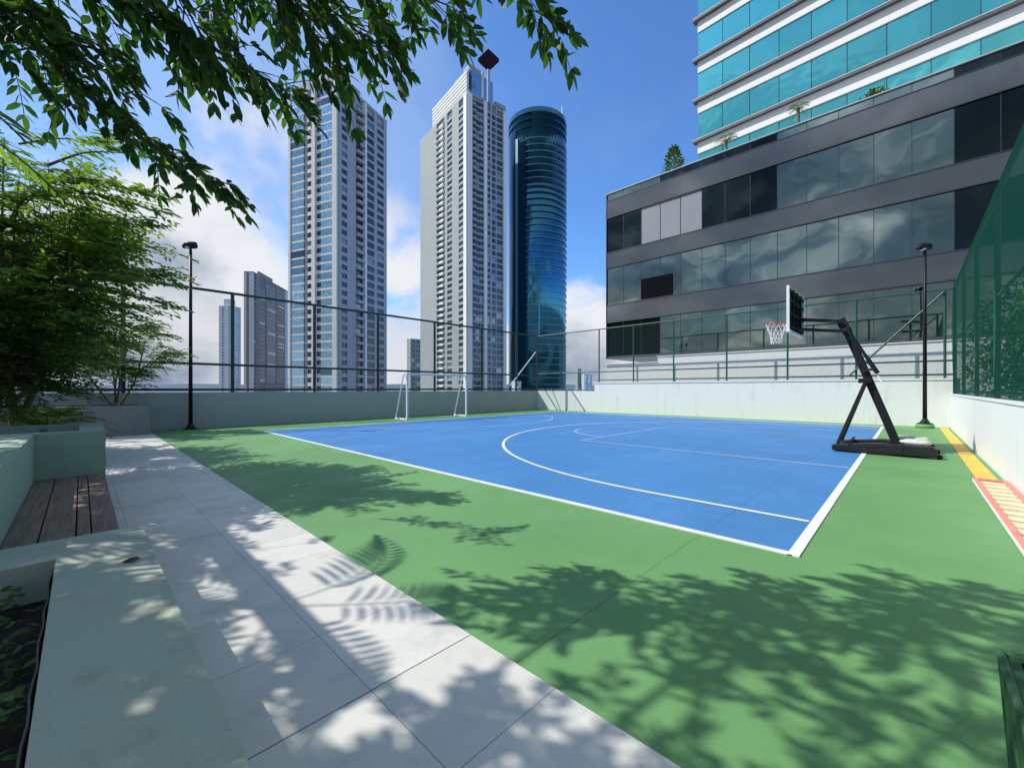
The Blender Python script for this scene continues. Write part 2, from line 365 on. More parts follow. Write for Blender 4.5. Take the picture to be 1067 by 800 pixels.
M['win_cyl'] = glass_mat('deep_blue_tower_glass', (.04, .20, .31), .9, .1, .05, .12, var=.05)
M['fin'] = glass_mat('blue_glass_painted_reflection', (.015,.085,.14), .9, .1, .04, .1)  # darker copy of the tower glass, holding a painted reflection
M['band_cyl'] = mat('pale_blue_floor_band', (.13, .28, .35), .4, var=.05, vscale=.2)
M['leaf1'] = leaf_mat('broad_leaf', (.022, .065, .018), (.06, .15, .03), .34, .6)
M['leaf2'] = leaf_mat('fine_leaf', (.075, .145, .03), (.20, .31, .06), .46)
M['leaf3'] = leaf_mat('yellow_green_leaf', (.16, .26, .02), (.32, .42, .05), .35)
M['leaf4'] = leaf_mat('dark_shrub_leaf', (.03, .07, .015), (.08, .16, .025), .3)
M['flower'] = mat('red_flower', (.5, .06, .05), .6)
M['net'] = net_mat('green_windscreen_net', (.003, .055, .034), .74)
M['thinnet'] = net_mat('fine_green_netting', (.02, .08, .07), .13)
M['crate'] = mat('dark_green_canvas', (.03, .11, .04), .65, var=.35, vscale=9, stain=.4, sscale=14)
M['lamp'] = mat('lamp_lens', (.75, .77, .8), .25, var=.05)
M['dry'] = mat('dry_leaf_brown', (.06, .03, .02), .8, var=.3)
M['liner'] = mat('grey_liner', (.10, .095, .09), .8, var=.3, vscale=20)
M['hill'] = mat('hill_painted_haze', (.10, .14, .19), .95, var=.25, vscale=.002)  # far haze painted in as blue-grey colour
M['land'] = mat('city_ground', (.16, .17, .16), .9, var=.3, vscale=.01)

# wood planks
def wood_mat():
    m = bpy.data.materials.new('weathered_wood_plank'); m.use_nodes = True; t = NT(m.node_tree); bs = t.n['Principled BSDF']
    tcn = t.add('ShaderNodeTexCoord'); oi = t.add('ShaderNodeObjectInfo')
    mpp = t.add('ShaderNodeMapping'); mpp.inputs['Scale'].default_value = (1.2, 22, 4); t.link(tcn.outputs['Object'], mpp.inputs[0])
    n = t.add('ShaderNodeTexNoise'); n.inputs['Scale'].default_value = 2; n.inputs['Detail'].default_value = 9; n.inputs['Roughness'].default_value = .7; n.inputs['Distortion'].default_value = .6; t.link(mpp.outputs[0], n.inputs['Vector'])
    c = t.ramp(n.outputs['Fac'], [(.28, c4(.10,.066,.048)), (.5, c4(.235,.165,.125)), (.75, c4(.33,.25,.20))]); t.link(c, bs.inputs['Base Color']); bs.inputs['Roughness'].default_value = .75
    b = t.add('ShaderNodeBump'); b.inputs['Strength'].default_value = .4; b.inputs['Distance'].default_value = .01; t.link(n.outputs['Fac'], b.inputs['Height']); t.link(b.outputs[0], bs.inputs['Normal'])
    return m
M['wood'] = wood_mat()

# ================================================================== SETTING
BY = 21.6; LX = -18.35; RX = 1.05                   # back wall, left wall, right wall
def sheet(name, pts, z, m, kind='structure'):
    o = MB().poly([(p[0], p[1], z) for p in pts]).build(name, m); o['kind'] = kind; return o
def rect(x0, x1, y0, y1): return [(x0,y0),(x1,y0),(x1,y1),(x0,y1)]
# far ground and hills
o = MB().poly([(-15000,-15000,-42),(15000,-15000,-42),(15000,15000,-42),(-15000,15000,-42)]).build('ground', M['land']); tag(o, kind='structure')
hb = MB(); N = 90; prev = None
pts = []
for i in range(N+1):
    a = R(-70+ i*140/N); dd = 5200
    h = 38+ 60*max(0, mnoise.fractal(Vector((i*.11, 3.3, 0)), 1.0, 2.0, 5)+.35)
    pts.append((W(math.sin(a)*dd, math.cos(a)*dd), h))
for i in range(N):
    (p, h0), (q, h1) = pts[i], pts[i+1]
    P2 = p*1.35; Q2 = q*1.35
    hb._add([(p.x,p.y,-42),(q.x,q.y,-42),(q.x*1.12,q.y*1.12,h1),(p.x*1.12,p.y*1.12,h0),(Q2.x,Q2.y,-42),(P2.x,P2.y,-42)], [(0,1,2,3),(3,2,4,5)], 0, True)
tag(hb.build('hills', M['hill']), kind='structure')
# the roof deck slab, the painted court and walkway on it
o = MB().box(LX-.35, RX+.3, -6, BY+.3, -3, -.012).build('roof_deck', M['planter_grey']); tag(o, kind='structure')
sheet('green_court', rect(LX+.0, RX, 1.52, BY), 0, M['green'])
CX0, CX1, CY0, CY1 = -15.4, -.71, 4.2, 20.3
sheet('blue_court', rect(CX0, CX1, CY0, CY1), .004, M['blue'])
o = MB().box(-17.75, 4.5, .15, 1.52, -.01, .018).build('walkway', M['tile']); tag(o, kind='structure')
# court lines
def lines(name, fn, m, z=.008):
    mb = MB(); fn(mb, z); o = mb.build(name, m); tag(o, kind='structure'); return o
def ribbon(mb, pts, wd, z, cl=False):
    n = len(pts)
    L = []; Rr = []
    for i, p in enumerate(pts):
        a = pts[max(i-1,0)]; b = pts[min(i+1,n-1)]
        t = Vector((b[0]-a[0], b[1]-a[1])).normalized(); nn = Vector((-t.y, t.x))*wd/2
        L.append((p[0]+nn.x, p[1]+nn.y, z)); Rr.append((p[0]-nn.x, p[1]-nn.y, z))
    vs = L+Rr
    mb._add(vs, [(i, n+i, n+i+1, i+1) for i in range(n-1)])
def border(mb, z):
    t = .075
    mb.box(CX0, CX1, CY0-t, CY0, .0, z); 
    mb.box(CX1-.035, CX1+.05, CY0-t+.0, CY1+t, .0, z+.0015)
    mb.box(CX0-t/2, CX0+t/2, CY0, CY1, .0, z+.0008); mb.box(CX0, CX1, CY1, CY1+t, .0, z)
lines('court_border_line', border, M['line'], .009)
HX, HY = -2.44, 12.25
def three(mb, z):
    rad = 6.95; p = [(CX1-.05, HY-rad), (HX, HY-rad)]
    for i in range(1, 64): a = -math.pi/2-math.pi*i/64; p.append((HX+rad*math.cos(a), HY+rad*math.sin(a)))
    p += [(HX, HY+rad), (CX1-.05, HY+rad)]; ribbon(mb, p, .07, z)
lines('three_point_line', three, M['line'], .0095)
def lane(mb, z):
    y0, y1, x = HY-2.87, HY+2.87, -6.4
    ribbon(mb, [(CX1-.06, y0), (x+.03, y0)], .06, z); ribbon(mb, [(CX1-.06, y1), (x+.03, y1)], .06, z); ribbon(mb, [(x, y0-.03), (x, y1+.03)], .06, z)
    ribbon(mb, [(x-.03+1.8*math.cos(a), HY+1.8*math.sin(a)) for a in [math.pi/2+math.pi*i/32 for i in range(33)]], .06, z)
lines('free_throw_lane_line', lane, M['linedim'], .0085)
def futs(mb, z):
    ribbon(mb, [(CX0+.04+4.2*math.cos(a), HY-.2+5.2*math.sin(a)) for a in [-math.pi/2+math.pi*i/40 for i in range(41)]], .06, z)
lines('goal_area_line', futs, M['linedim'], .0078)
sheet('yellow_stripe', [(.78, BY-.35), (.97, BY-.35), (.98, 9.42), (.75, 9.42)], .005, M['yellow'])

# ---------------------------------------------------------------- walls
def wall_thing(name, label, fn, m, bevel=0): 
    mb = MB(); fn(mb); return tag(mb.build(name, m, bevel=bevel), label, 'wall')
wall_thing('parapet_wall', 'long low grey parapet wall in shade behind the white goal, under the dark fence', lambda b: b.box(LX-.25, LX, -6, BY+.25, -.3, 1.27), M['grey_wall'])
def bw(b):
    b.prism([(LX+.001,BY),(-13.8,BY),(-13.8,BY+.25),(LX+.001,BY+.25)], -.3, 1.26)
    b.box(-13.8, RX+.25, BY, BY+.25, -.3, 1.72)
    b.box(-13.83, RX+.25, BY-.03, BY+.27, 1.72, 1.78)
wall_thing('court_end_wall', 'white sunlit parapet wall behind the basketball hoop, stepped lower at its left end', bw, M['white_wall'])
def sw(b):
    b.box(RX, RX+.25, -6, BY-.001, -.3, 1.18); b.box(RX-.02, RX+.27, -6, BY-.002, 1.18, 1.22)
wall_thing('side_wall', 'white wall below the green netted fence, running along the yellow stripe', sw, M['white_wall'])

# ---------------------------------------------------------------- fences
FT = 5.0
def fence_left():
    t = empty('fence', (LX-.12, 10, 1.27), 'tall dark steel rail fence standing on the shaded parapet wall', 'fence')
    x = LX-.12; ys = [-4.8, -2, .94, 3.96, 6.95, 9.9, 13.2, 16.6, 19.6]
    for y in ys: MB().tube([(x,y,1.27),(x,y,FT)], .062).build('post', M['darkpole'], t)
    MB().tube([(x,BY+.1,0.0+1.26),(x,BY+.1,FT)], .06).build('post', M['darkpole'], t)
    for z, r in ((FT, .05), (2.3, .045), (1.37, .045)): MB().tube([(x,-6,z),(x,BY+.12,z)], r).build('rail', M['darkpole'], t)
    MB().tube([(x+.06,BY-.1,3.9),(x+.06,BY-2.6,1.6)], .035).build('brace', M['whitemetal'], t)  # white colour stands in for sunlight on this brace
    MB().poly([(x,-6,1.35),(x,BY+.1,1.35),(x,BY+.1,FT),(x,-6,FT)]).build('net', M['thinnet'], t)
fence_left()
def fence_back():
    y = BY+.12
    t = empty('fence', (-6, y, 1.78), 'green steel rail fence on the white wall in front of the dark office building', 'fence')
    for x in (-13.55, -11.3, -9.0, -6.4, -3.9, -1.55, .93):
        MB().tube([(x,y,1.77),(x,y,FT)], .04).build('post', M['greenpole'], t)
    for z, x0 in ((FT, LX-.1), (2.42, LX-.1), (1.92, -13.75)): MB().tube([(x0,y,z),(RX+.1,y,z)], .035).build('rail', M['greenpole'], t)
    MB().tube([(LX-.1,y,1.34),(-13.75,y,1.34)], .03).build('rail', M['greenpole'], t)
    MB().tube([(.9,y-.05,4.9),(-1.75,y-.05,1.95)], .035).build('brace', M['greenpole'], t)
    MB().poly([(LX-.1,y,1.33),(-13.7,y,1.33),(-13.7,y,FT),(LX-.1,y,FT)]).poly([(-13.7,y,1.8),(RX,y,1.8),(RX,y,FT),(-13.7,y,FT)]).build('net', M['thinnet'], t)
fence_back()
def fence_side():
    x = RX+.12
    t = empty('netted_fence', (x, 8, 1.22), 'tall green fence with dense windscreen netting on the right hand white wall', 'fence')
    for y, r in ((BY-.05,.05), (18.2,.04), (14.9,.04), (11.7,.045), (8.6,.05), (5.6,.06), (2.6,.05), (-.4,.05)):
        MB().tube([(x,y,1.22),(x,y,FT)], r).build('post', M['greenpole'], t)
    for z, r in ((FT, .05), (1.32, .03), (3.1,.025)): MB().tube([(x,-6,z),(x,BY,z)], r).build('rail', M['greenpole'], t)
    MB().tube([(x+.05,11.6,1.5),(x+.05,5.7,3.1)], .03).build('brace', M['greenpole'], t)
    mb = MB(); ny = 60; nz_ = 8
    vs = []; 
    for i in range(ny+1):
        for j in range(nz_+1):
            y = -6+(BY+5.95)*i/ny; z = 1.24+(FT-1.24)*j/nz_
            vs.append((x-.05+.035*math.sin(y*2.1+z)*math.sin(math.pi*j/nz_), y, z))
    fs = [(i*(nz_+1)+j, (i+1)*(nz_+1)+j, (i+1)*(nz_+1)+j+1, i*(nz_+1)+j+1) for i in range(ny) for j in range(nz_)]
    mb._add(vs, fs, 0, True); mb.build('windscreen_net', M['net'], t)
fence_side()

# ---------------------------------------------------------------- light poles
def lightpole(x, y, h, label, pedestal, pc=None):
    t = empty('light_pole', (x, y, 0), label, 'lamp post', 'black floodlight poles at the court edge')
    z = 0
    if pedestal:
        MB().lathe((x,y,0), [(.25,0),(.25,.12),(.21,.14)], 20).build('pedestal', M['green'], t); z = .14
    MB().lathe((x,y,z), [(.21,0),(.21,.03),(.14,.05),(.085,.16),(.06,.2)], 16).build('base_flange', M['black'], t)
    MB().lathe((x,y,z), [(.062,.18),(.05,h*.6),(.042,h-.15)], 12).build('pole', M['black'], t)
    hd = MB(); u = W(-1, 0).normalized()
    c = Vector((x, y, h-.05)); v = Vector((-u.y, u.x, 0))
    hd.tube([c-Vector((0,0,.15)), c+Vector((0,0,.05))], .035)
    hd.tube([c-u*.22+Vector((0,0,-.02)), c-u*.15+Vector((0,0,.06)), c+u*.12+Vector((0,0,.08)), c+u*.26+Vector((0,0,0))], [.03,.12,.13,.06], 12)
    L = hd.build('lamp_head', M['black'], t)
    MB().lathe(c+u*.08+Vector((0,0,-.06)), [(.05,0),(.1,.03),(.1,.06)], 12).build('lens', M['lamp'], L)
lightpole(-17.95, 2.62, 6.35, 'slim black floodlight pole standing by the shaded parapet at the left', False)
lightpole(.40, 20.9, 6.45, 'slim black floodlight pole on a green pedestal near the right hand corner', True)

# ---------------------------------------------------------------- planters, bench
def planter_front():
    t = empty('low_planter', (-2, -1, 0), 'low mint concrete planter with a square opening of dark soil, nearest the viewer', 'planter')
    z = .42; x0, x1, y0, y1 = -4.0, 1.5, -3.2, .307; ix0, ix1, iy0, iy1 = -3.55, 1.0, -2.6, -.103
    mb = MB(); mb.box(x0,x1,iy1,y1,0,z); mb.box(x0,ix0,y0,iy1,0,z); mb.box(ix1,x1,y0,iy1,0,z); mb.box(ix0,ix1,y0,iy0,0,z)
    # one clean solid with a hole
    mb = MB()
    O = [(x0,y0),(x1,y0),(x1,y1),(x0,y1)]; I = [(ix0,iy0),(ix1,iy0),(ix1,iy1),(ix0,iy1)]
    vs = [(p[0],p[1],zz_) for zz_ in (0, z) for p in O]+[(p[0],p[1],zz_) for zz_ in (.05, z) for p in I]
    fs = [(i,(i+1)%4,4+(i+1)%4,4+i) for i in range(4)]+[(8+(i+1)%4,8+i,12+i,12+(i+1)%4) for i in range(4)]+[(4+i,4+(i+1)%4,12+(i+1)%4,12+i) for i in range(4)]
    mb._add(vs, fs); mb.build('concrete_rim', M['ledge'], t, bevel=.008)
    MB().poly([(ix0,iy0,.2),(ix1,iy0,.2),(ix1,iy1,.2),(ix0,iy1,.2)]).build('soil', M['soil'], t)
    ln = MB(); 
    pts = [(ix0+.05+i*.1, iy1-.010+.004*math.sin(i*1.7), z-.03+.006*math.sin(i*.9)+random.uniform(-.004,.004)) for i in range(46)]
    vs = []
    for p in pts: vs += [p, (p[0], p[1]-.006, p[2]), (p[0], p[1]-.005, .2), (p[0], p[1], .2)]
    fs = []
    for i in range(len(pts)-1):
        for k in range(4): fs.append((4*i+k, 4*i+(k+1)%4, 4*i+4+(k+1)%4, 4*i+4+k))
    ln._add(vs, fs); ln.build('liner', M['liner'], t)
planter_front()
def planter_L():
    t = empty('raised_planter', (-6, -1.5, 0), 'mint concrete raised planter wrapping the far side and back of the timber bench', 'planter')
    z = .90; mb = MB()
    O = [(-8.67,.20),(-8.67,-3.2),(2.5,-3.2),(2.5,-3.0),(-4.0,-3.0) ,(-4.0,-.36),(-6.9,-.36),(-6.9,.20)]
    # rim walls
    mb.box(-6.9, -4.002, -.62, -.36, 0, z)                                # wall at the back of the bench
    mb.box(-7.17, -6.9, -.62, .20, 0, z+.0)                               # end face toward the viewer
    mb.box(-8.67, -7.17, -.02, .20, 0, z)                                 # walkway side
    mb.box(-8.67, -8.45, -.62, -.02, 0, z)                                # far lip
    mb.box(-8.67, -8.45, -3.2, -.62, 0, z); mb.box(-8.45, -4.002, -3.2, -3.0, 0, z); mb.box(-4.25, -4.002, -3.0, -.62, 0, z)
    bm = bmesh.new(); me = bpy.data.meshes.new('concrete_rim')
    o = mb.build('concrete_rim', M['mint'], t)
    bm.from_mesh(o.data); bmesh.ops.remove_doubles(bm, verts=bm.verts, dist=.0005); bm.to_mesh(o.data); bm.free()
    MB().box(-8.45,-4.26,-3.0,-.63,.1,z-.12).box(-8.449,-7.18,-.62,-.03,.1,z-.13).build('soil', M['soil'], t)
planter_L()
def bench():
    t = empty('timber_bench', (-5.4, -.1, 0), 'weathered brown timber bench of wide planks between the mint concrete planters', 'bench')
    ys = [(-.357,-.205),(-.197,-.03),(-.022,.045),(.053,.19)]
    for i, (a, b) in enumerate(ys):
        MB().box(-6.895, -4.006, a, b, .36, .395).build('plank', M['wood'], t, bevel=.004)
    MB().box(-6.85,-4.05,.10,.16,0,.359).box(-6.85,-4.05,-.33,-.27,0,.359).build('frame', M['wood'], t)
bench()
def planter_box(x0, x1, y0, y1, z, label, m, grp='grey planters beyond the bench', wt=.18):
    t = empty('planter_box', ((x0+x1)/2, (y0+y1)/2, 0), label, 'planter', grp)
    mb = MB(); O = [(x0,y0),(x1,y0),(x1,y1),(x0,y1)]; I = [(x0+wt,y0+wt),(x1-wt,y0+wt),(x1-wt,y1-wt),(x0+wt,y1-wt)]
    vs = [(p[0],p[1],zz_) for zz_ in (0, z) for p in O]+[(p[0],p[1],zz_) for zz_ in (.05, z) for p in I]
    fs = [(i,(i+1)%4,4+(i+1)%4,4+i) for i in range(4)]+[(8+(i+1)%4,8+i,12+i,12+(i+1)%4) for i in range(4)]+[(4+i,4+(i+1)%4,12+(i+1)%4,12+i) for i in range(4)]
    mb._add(vs, fs); mb.build('plaster_rim', m, t, bevel=.01)
    MB().poly([(p[0],p[1],z-.1) for p in I]).build('soil', M['soil'], t)
planter_box(-13.2, -10.9, -3.2, .2, .9, 'grey plastered planter just past the mint concrete planter', M['planter_grey'])
planter_box(-18.3, -16.6, -3.2, 1.45, .9, 'tall grey planter box against the parapet at the end of the walkway', M['planter_grey'])
# fallen leaf on the low planter
def fallen():
    p = (-3.0, .17, .424); mb = MB()
    c = Vector((-3.18, .19, .423)); u = W(1, .25).normalized(); v = Vector((-u.y, u.x, 0))
    vs = [c-u*.035, c-u*.01+v*.016+Vector((0,0,.012)), c+u*.03+v*.012+Vector((0,0,.02)), c+u*.05+Vector((0,0,.012)), c+u*.02-v*.014+Vector((0,0,.004)), c-u*.015-v*.012]
    mb._add(vs, [(0,1,5),(1,2,4,5),(2,3,4)]); o = mb.build('fallen_leaf', M['dry'])
    sd = o.modifiers.new('solid', 'SOLIDIFY'); sd.thickness = .004
    tag(o, 'curled dry brown leaf lying on the rim of the low mint planter', 'leaf')
fallen()

# ---------------------------------------------------------------- basketball stand
def hoop():
    t = empty('basketball_stand', (-.4, HY, 0), 'portable black basketball stand with a weighted base at the baseline', 'basketball hoop')
    y = HY
    # base: hollow moulded tank, wedge shaped, with wheels
    b = MB(); hw = .6
    prof = [(-1.26,.03),(-1.26,.15),(-1.12,.17),(-.72,.22),(-.45,.25),(.34,.24),(.40,.20),(.40,.05),(.30,.03)]
    n = len(prof)
    for (ya, yb) in ((y-hw, y-hw+.24), (y+hw-.24, y+hw)):
        vs = [(x,ya,z) for x,z in prof]+[(x,yb,z) for x,z in prof]
        b._add(vs, [tuple(range(n))[::-1] if False else tuple(range(n)), tuple(range(n, 2*n))[::-1]]+[(i,n+i,n+(i+1)%n,(i+1)%n) for i in range(n)])
    b.box(-.34, .30, y-hw+.24, y+hw-.24, .04, .2); b.box(-1.24, -1.08, y-hw+.24, y+hw-.24, .04, .145)
    base = b.build('base', M['blackplastic'], t, bevel=.025, seg=3)
    for yy in (y-.5, y+.5): MB().tube([(.43,yy-.025,.05),(.43,yy+.025,.05)], .05, 14).build('wheel', M['black'], base)
    for xx in (-.95, -.1): MB().box(xx-.012, xx+.012, y-hw-.006, y+hw+.006, .02, .262).build('seam_strap', M['black'], base)
    # mast
    up = Vector((0,1,0))
    MB().bar((-.20,y,.22), (-1.06,y,2.80), .15, .14, up=up).build('mast', M['black'], t, bevel=.012)
    MB().box(-.36,-.06,y-.12,y+.12,.2,.27).build('mast_foot', M['black'], t, bevel=.01)
    for dy in (-.13, .13):
        MB().bar((-.70,y+dy,1.58), (-1.17,y+dy*3.2,.17), .06, .07, up=up).build('front_strut', M['black'], t, bevel=.008)
    MB().box(-.83,-.60,y-.17,y+.17,1.53,1.63).build('strut_bracket', M['black'], t, bevel=.01)
    # extension arms (parallelogram)
    for dy in (-.11, .11):
        MB().bar((-1.02,y+dy,2.72), (-1.96,y+dy*1.6,2.86), .045, .06, up=up).build('arm', M['black'], t, bevel=.006)
        MB().bar((-1.16,y+dy,2.97), (-1.96,y+dy*1.6,3.10), .045, .06, up=up).build('arm', M['black'], t, bevel=.006)
    MB().bar((-1.02,y,2.68),(-1.17,y,3.03), .18, .08, up=up).build('arm_bracket', M['black'], t, bevel=.01)
    # crank actuator
    MB().tube([(-1.00,y-.16,2.72),(-.52,y-.2,1.78)], .032, 10).tube([(-.66,y-.19,2.05),(-.50,y-.2,1.74)], .045, 10).build('crank_rod', M['black'], t)
    MB().tube([(-.52,y-.2,1.78),(-.47,y-.2,1.62),(-.44,y-.24,1.55)], .012, 6).build('crank_handle', M['whitemetal'], t)
    MB().bar((-.76,y-.1,1.80),(-.52,y-.22,1.84), .04, .05).build('crank_bracket', M['black'], t)
    # backboard: clear-ish grey panel with white edge frame
    bx = -2.03; z0, z1 = 2.74, 3.80; h = .9
    f = MB()
    f.box(bx-.03,bx+.03,y-h,y-h+.05,z0,z1).box(bx-.03,bx+.03,y+h-.05,y+h,z0,z1).box(bx-.028,bx+.028,y-h+.05,y+h-.05,z1-.05,z1).box(bx-.028,bx+.028,y-h+.05,y+h-.05,z0,z0+.05)
    bb = MB().box(bx-.012,bx+.004,y-h+.05,y+h-.05,z0+.05,z1-.05).build('backboard', glass_mat('smoked_backboard', (.12,.14,.15), .6, .12, .001), t)
    f.build('frame', M['whitemetal'], bb, bevel=.006)
    for p0, p1, nm in (((bx-.045,y-h-.01,z0-.02),(bx+.045,y+h+.01,z0+.035),'edge_pad'),):
        MB().box(p0[0],p1[0],p0[1],p1[1],p0[2],p1[2]).build(nm, M['whitemetal'], bb, bevel=.01)
    g = MB()
    for yy in (-.45, 0, .45): g.box(bx+.006,bx+.05,y+yy-.025,y+yy+.025,z0+.05,z1-.05)
    for zz_ in (z0+.12, z0+.42, z0+.72, z1-.12): g.box(bx+.006,bx+.045,y-h+.05,y+h-.05,zz_-.025,zz_+.025)
    g.build('back_frame', M['black'], bb)
    s = MB(); s.box(bx-.016,bx-.0135,y-.3,y+.3,3.14,3.19).box(bx-.016,bx-.0135,y-.3,y+.3,3.54,3.59).box(bx-.016,bx-.0135,y-.3,y-.25,3.19,3.54).box(bx-.016,bx-.0135,y+.25,y+.3,3.19,3.54)
    s.build('target_square', M['whitemetal'], bb)
    # rim and net
    rc = Vector((HX, y, 3.05)); rr = .228
    ring = [rc+Vector((rr*math.cos(a), rr*math.sin(a), 0)) for a in [2*math.pi*i/36 for i in range(37)]]
    rb = MB().tube(ring, .012, 8, cap=False).box(HX+rr-.01, bx-.03, y-.09, y+.09, 3.035, 3.06).box(bx-.06,bx-.03,y-.1,y+.1,2.96,3.09)
    rb.tube([rc+Vector((rr*.9,-.09,-.01)), (bx-.04,y-.08,2.95)], .01, 6).tube([rc+Vector((rr*.9,.09,-.01)), (bx-.04,y+.08,2.95)], .01, 6)
    rim = rb.build('rim', M['red'], t)
    nb = MB(); K = 12; lev = [(0,.228,0),(1,.205,-.1),(2,.165,-.2),(3,.13,-.31),(4,.12,-.42),(5,.125,-.5)]
    for sgn in (1, -1):
        for k in range(K):
            pts = []
            for (l, r0, dz) in lev:
                a = 2*math.pi*(k+.5*l*sgn)/K; pts.append(rc+Vector((r0*math.cos(a), r0*math.sin(a), dz-.01)))
            nb.tube(pts, .0055, 5, cap=False)
    nb.build('net', M['netwhite'], rim)
hoop()
def bag(x, y, z, L, Wd, H, rz):
    bm = bmesh.new(); bmesh.ops.create_uvsphere(bm, u_segments=20, v_segments=12, radius=1)
    for v in bm.verts:
        c = v.co.copy(); p = .55
        v.co = Vector((math.copysign(abs(c.x)**p, c.x)*L/2, math.copysign(abs(c.y)**p, c.y)*Wd/2, c.z*H/2*(1+.3*mnoise.noise(c*2+Vector((x,y,0)))+.10*mnoise.noise(c*7))))
        v.co.z += H/2
    me = bpy.data.meshes.new('sandbag'); bm.to_mesh(me); bm.free(); me.materials.append(M['sandbag'])
    for p in me.polygons: p.use_smooth = True
    o = bpy.data.objects.new('sandbag', me); col.objects.link(o); o.location = (x, y, z); o.rotation_euler = (0, 0, rz); return o
tag(bag(.04, HY+.42, .235, .56, .36, .12, .2), 'white sandbag lying on the far side of the hoop base, behind the mast', 'sandbag', 'white sandbags on the hoop base')
tag(bag(.09, HY-.02, .20, .5, .34, .13, -.25), 'white sandbag lying across the middle of the hoop base', 'sandbag', 'white sandbags on the hoop base')

# ---------------------------------------------------------------- futsal goal
def goal():
    gx, y0, y1, h = -16.0, 9.97, 13.35, 2.05
    t = empty('goal', (gx, (y0+y1)/2, 0), 'small white futsal goal frame standing before the shaded parapet wall', 'goal')
    MB().bar((gx,y0-.04,h), (gx,y1+.04,h), .08).build('crossbar', M['whitemetal'], t, bevel=.01)
    for y in (y0, y1):
        MB().bar((gx,y,.02), (gx,y,h-.04), .08).build('post', M['whitemetal'], t, bevel=.01)
        MB().tube([(gx-.3,y,h-.02),(gx-.95,y,.04)], .028).tube([(gx,y,h-.01),(gx-.3,y,h-.02)], .028).build('back_stay', M['whitemetal'], t)
        MB().bar((gx-.98,y,.05), (gx-.04,y,.05), .07, .08).build('ground_bar', M['whitemetal'], t, bevel=.01)
goal()

# ---------------------------------------------------------------- red framed slatted rack, green bin
def rack():
    x0, x1, y0, y1 = .69, 1.035, 3.2, 9.35
    t = empty('slatted_rack', ((x0+x1)/2, 5.5, 0), 'low red framed rack with cream slats lying on the green floor by the side wall', 'rack')
    MB().box(x0, x0+.055, y0, y1, .01, .06).build('frame', M['redpaint'], t, bevel=.006)
    MB().box(x1-.055, x1, y0, y1, .01, .06).build('frame', M['redpaint'], t, bevel=.006)
    MB().box(x0+.055, x1-.055, y1-.055, y1, .01, .058).build('frame', M['redpaint'], t)
    n = 21
    for i in range(n):
        y = y0+.03+(y1-y0-.15)*i/n
        MB().box(x0+.055, x1-.055, y, y+.18, .02, .05).build('slat', M['cream'], t, bevel=.004)
    MB().box(x0-.004+.0, x0-.0, y0, y1, .008, .05).build('edge_strip', M['line'], t)
rack()
def bin_():
    o = W(1.79, 1.49); o.z = 0; x0, y0 = o.x+.02, o.y-.4
    t = empty('equipment_bin', (x0+.4, y0+.3, 0), 'dark green canvas bin with an open black mouth at the lower right edge', 'bin')
    u = Vector((1,0,0)); ang = 0; u = Vector((math.cos(ang), math.sin(ang), 0)); v = Vector((-u.y, u.x, 0)); p = W(1.745, 1.49)
    z = .46
    mb = MB(); th = .05
    def ring(off, zz_): return [p+u*a+v*b+Vector((0,0,zz_)) for a, b in ((off,-off),(.62-off,-off),(.62-off,-.62+off),(off,-.62+off))]
    A, B, C, D = ring(.03, 0), ring(0, z), ring(th, z), ring(th+.02, .1)
    vs = A+B+C+D; fs = []
    for a in range(3):
        for i in range(4): fs.append((a*4+i, a*4+(i+1)%4, a*4+4+(i+1)%4, a*4+4+i))
    mb._add(vs, fs); mb._add(D, [(0,1,2,3)], 1)
    for k in (8,9,10,11): mb.m[k] = 1
    mb.build('body', [M['crate'], M['hole']], t)
    rimp = ring(.008, z); MB().tube(rimp+[rimp[0]], .014, 8, cap=False).build('rim', M['crate'], t)
    mm = MB()
    for k in range(5): q = p+u*(.004)+v*(-.06-.12*k); mm.tube([q+Vector((0,0,.02))+u*.03, q+Vector((0,0,z))], .009, 6)
    mm.build('ribbing', M['crate'], t)
bin_()

# ================================================================== BUILDINGS
UP = Vector((0,0,1))
def pane_split(items, parent, mats_of, limit=100, name='window'):
    """items: (size, add-function, material key). The largest become parts, the rest one part."""
    items.sort(key=lambda a: -a[0])
    for s, fn, mk in items[:limit]:
        mb = MB(); fn(mb); mb.build(name, M[mk], parent)
    rest = items[limit:]
    if rest:
        keys = sorted(set(k for _, _, k in rest)); mb = MB()
        for s, fn, mk in rest:
            n0 = len(mb.f); fn(mb)
            for i in range(n0, len(mb.f)): mb.m[i] = keys.index(mk)
        mb.build(name, [M[k] for k in keys], parent, kind='stuff')

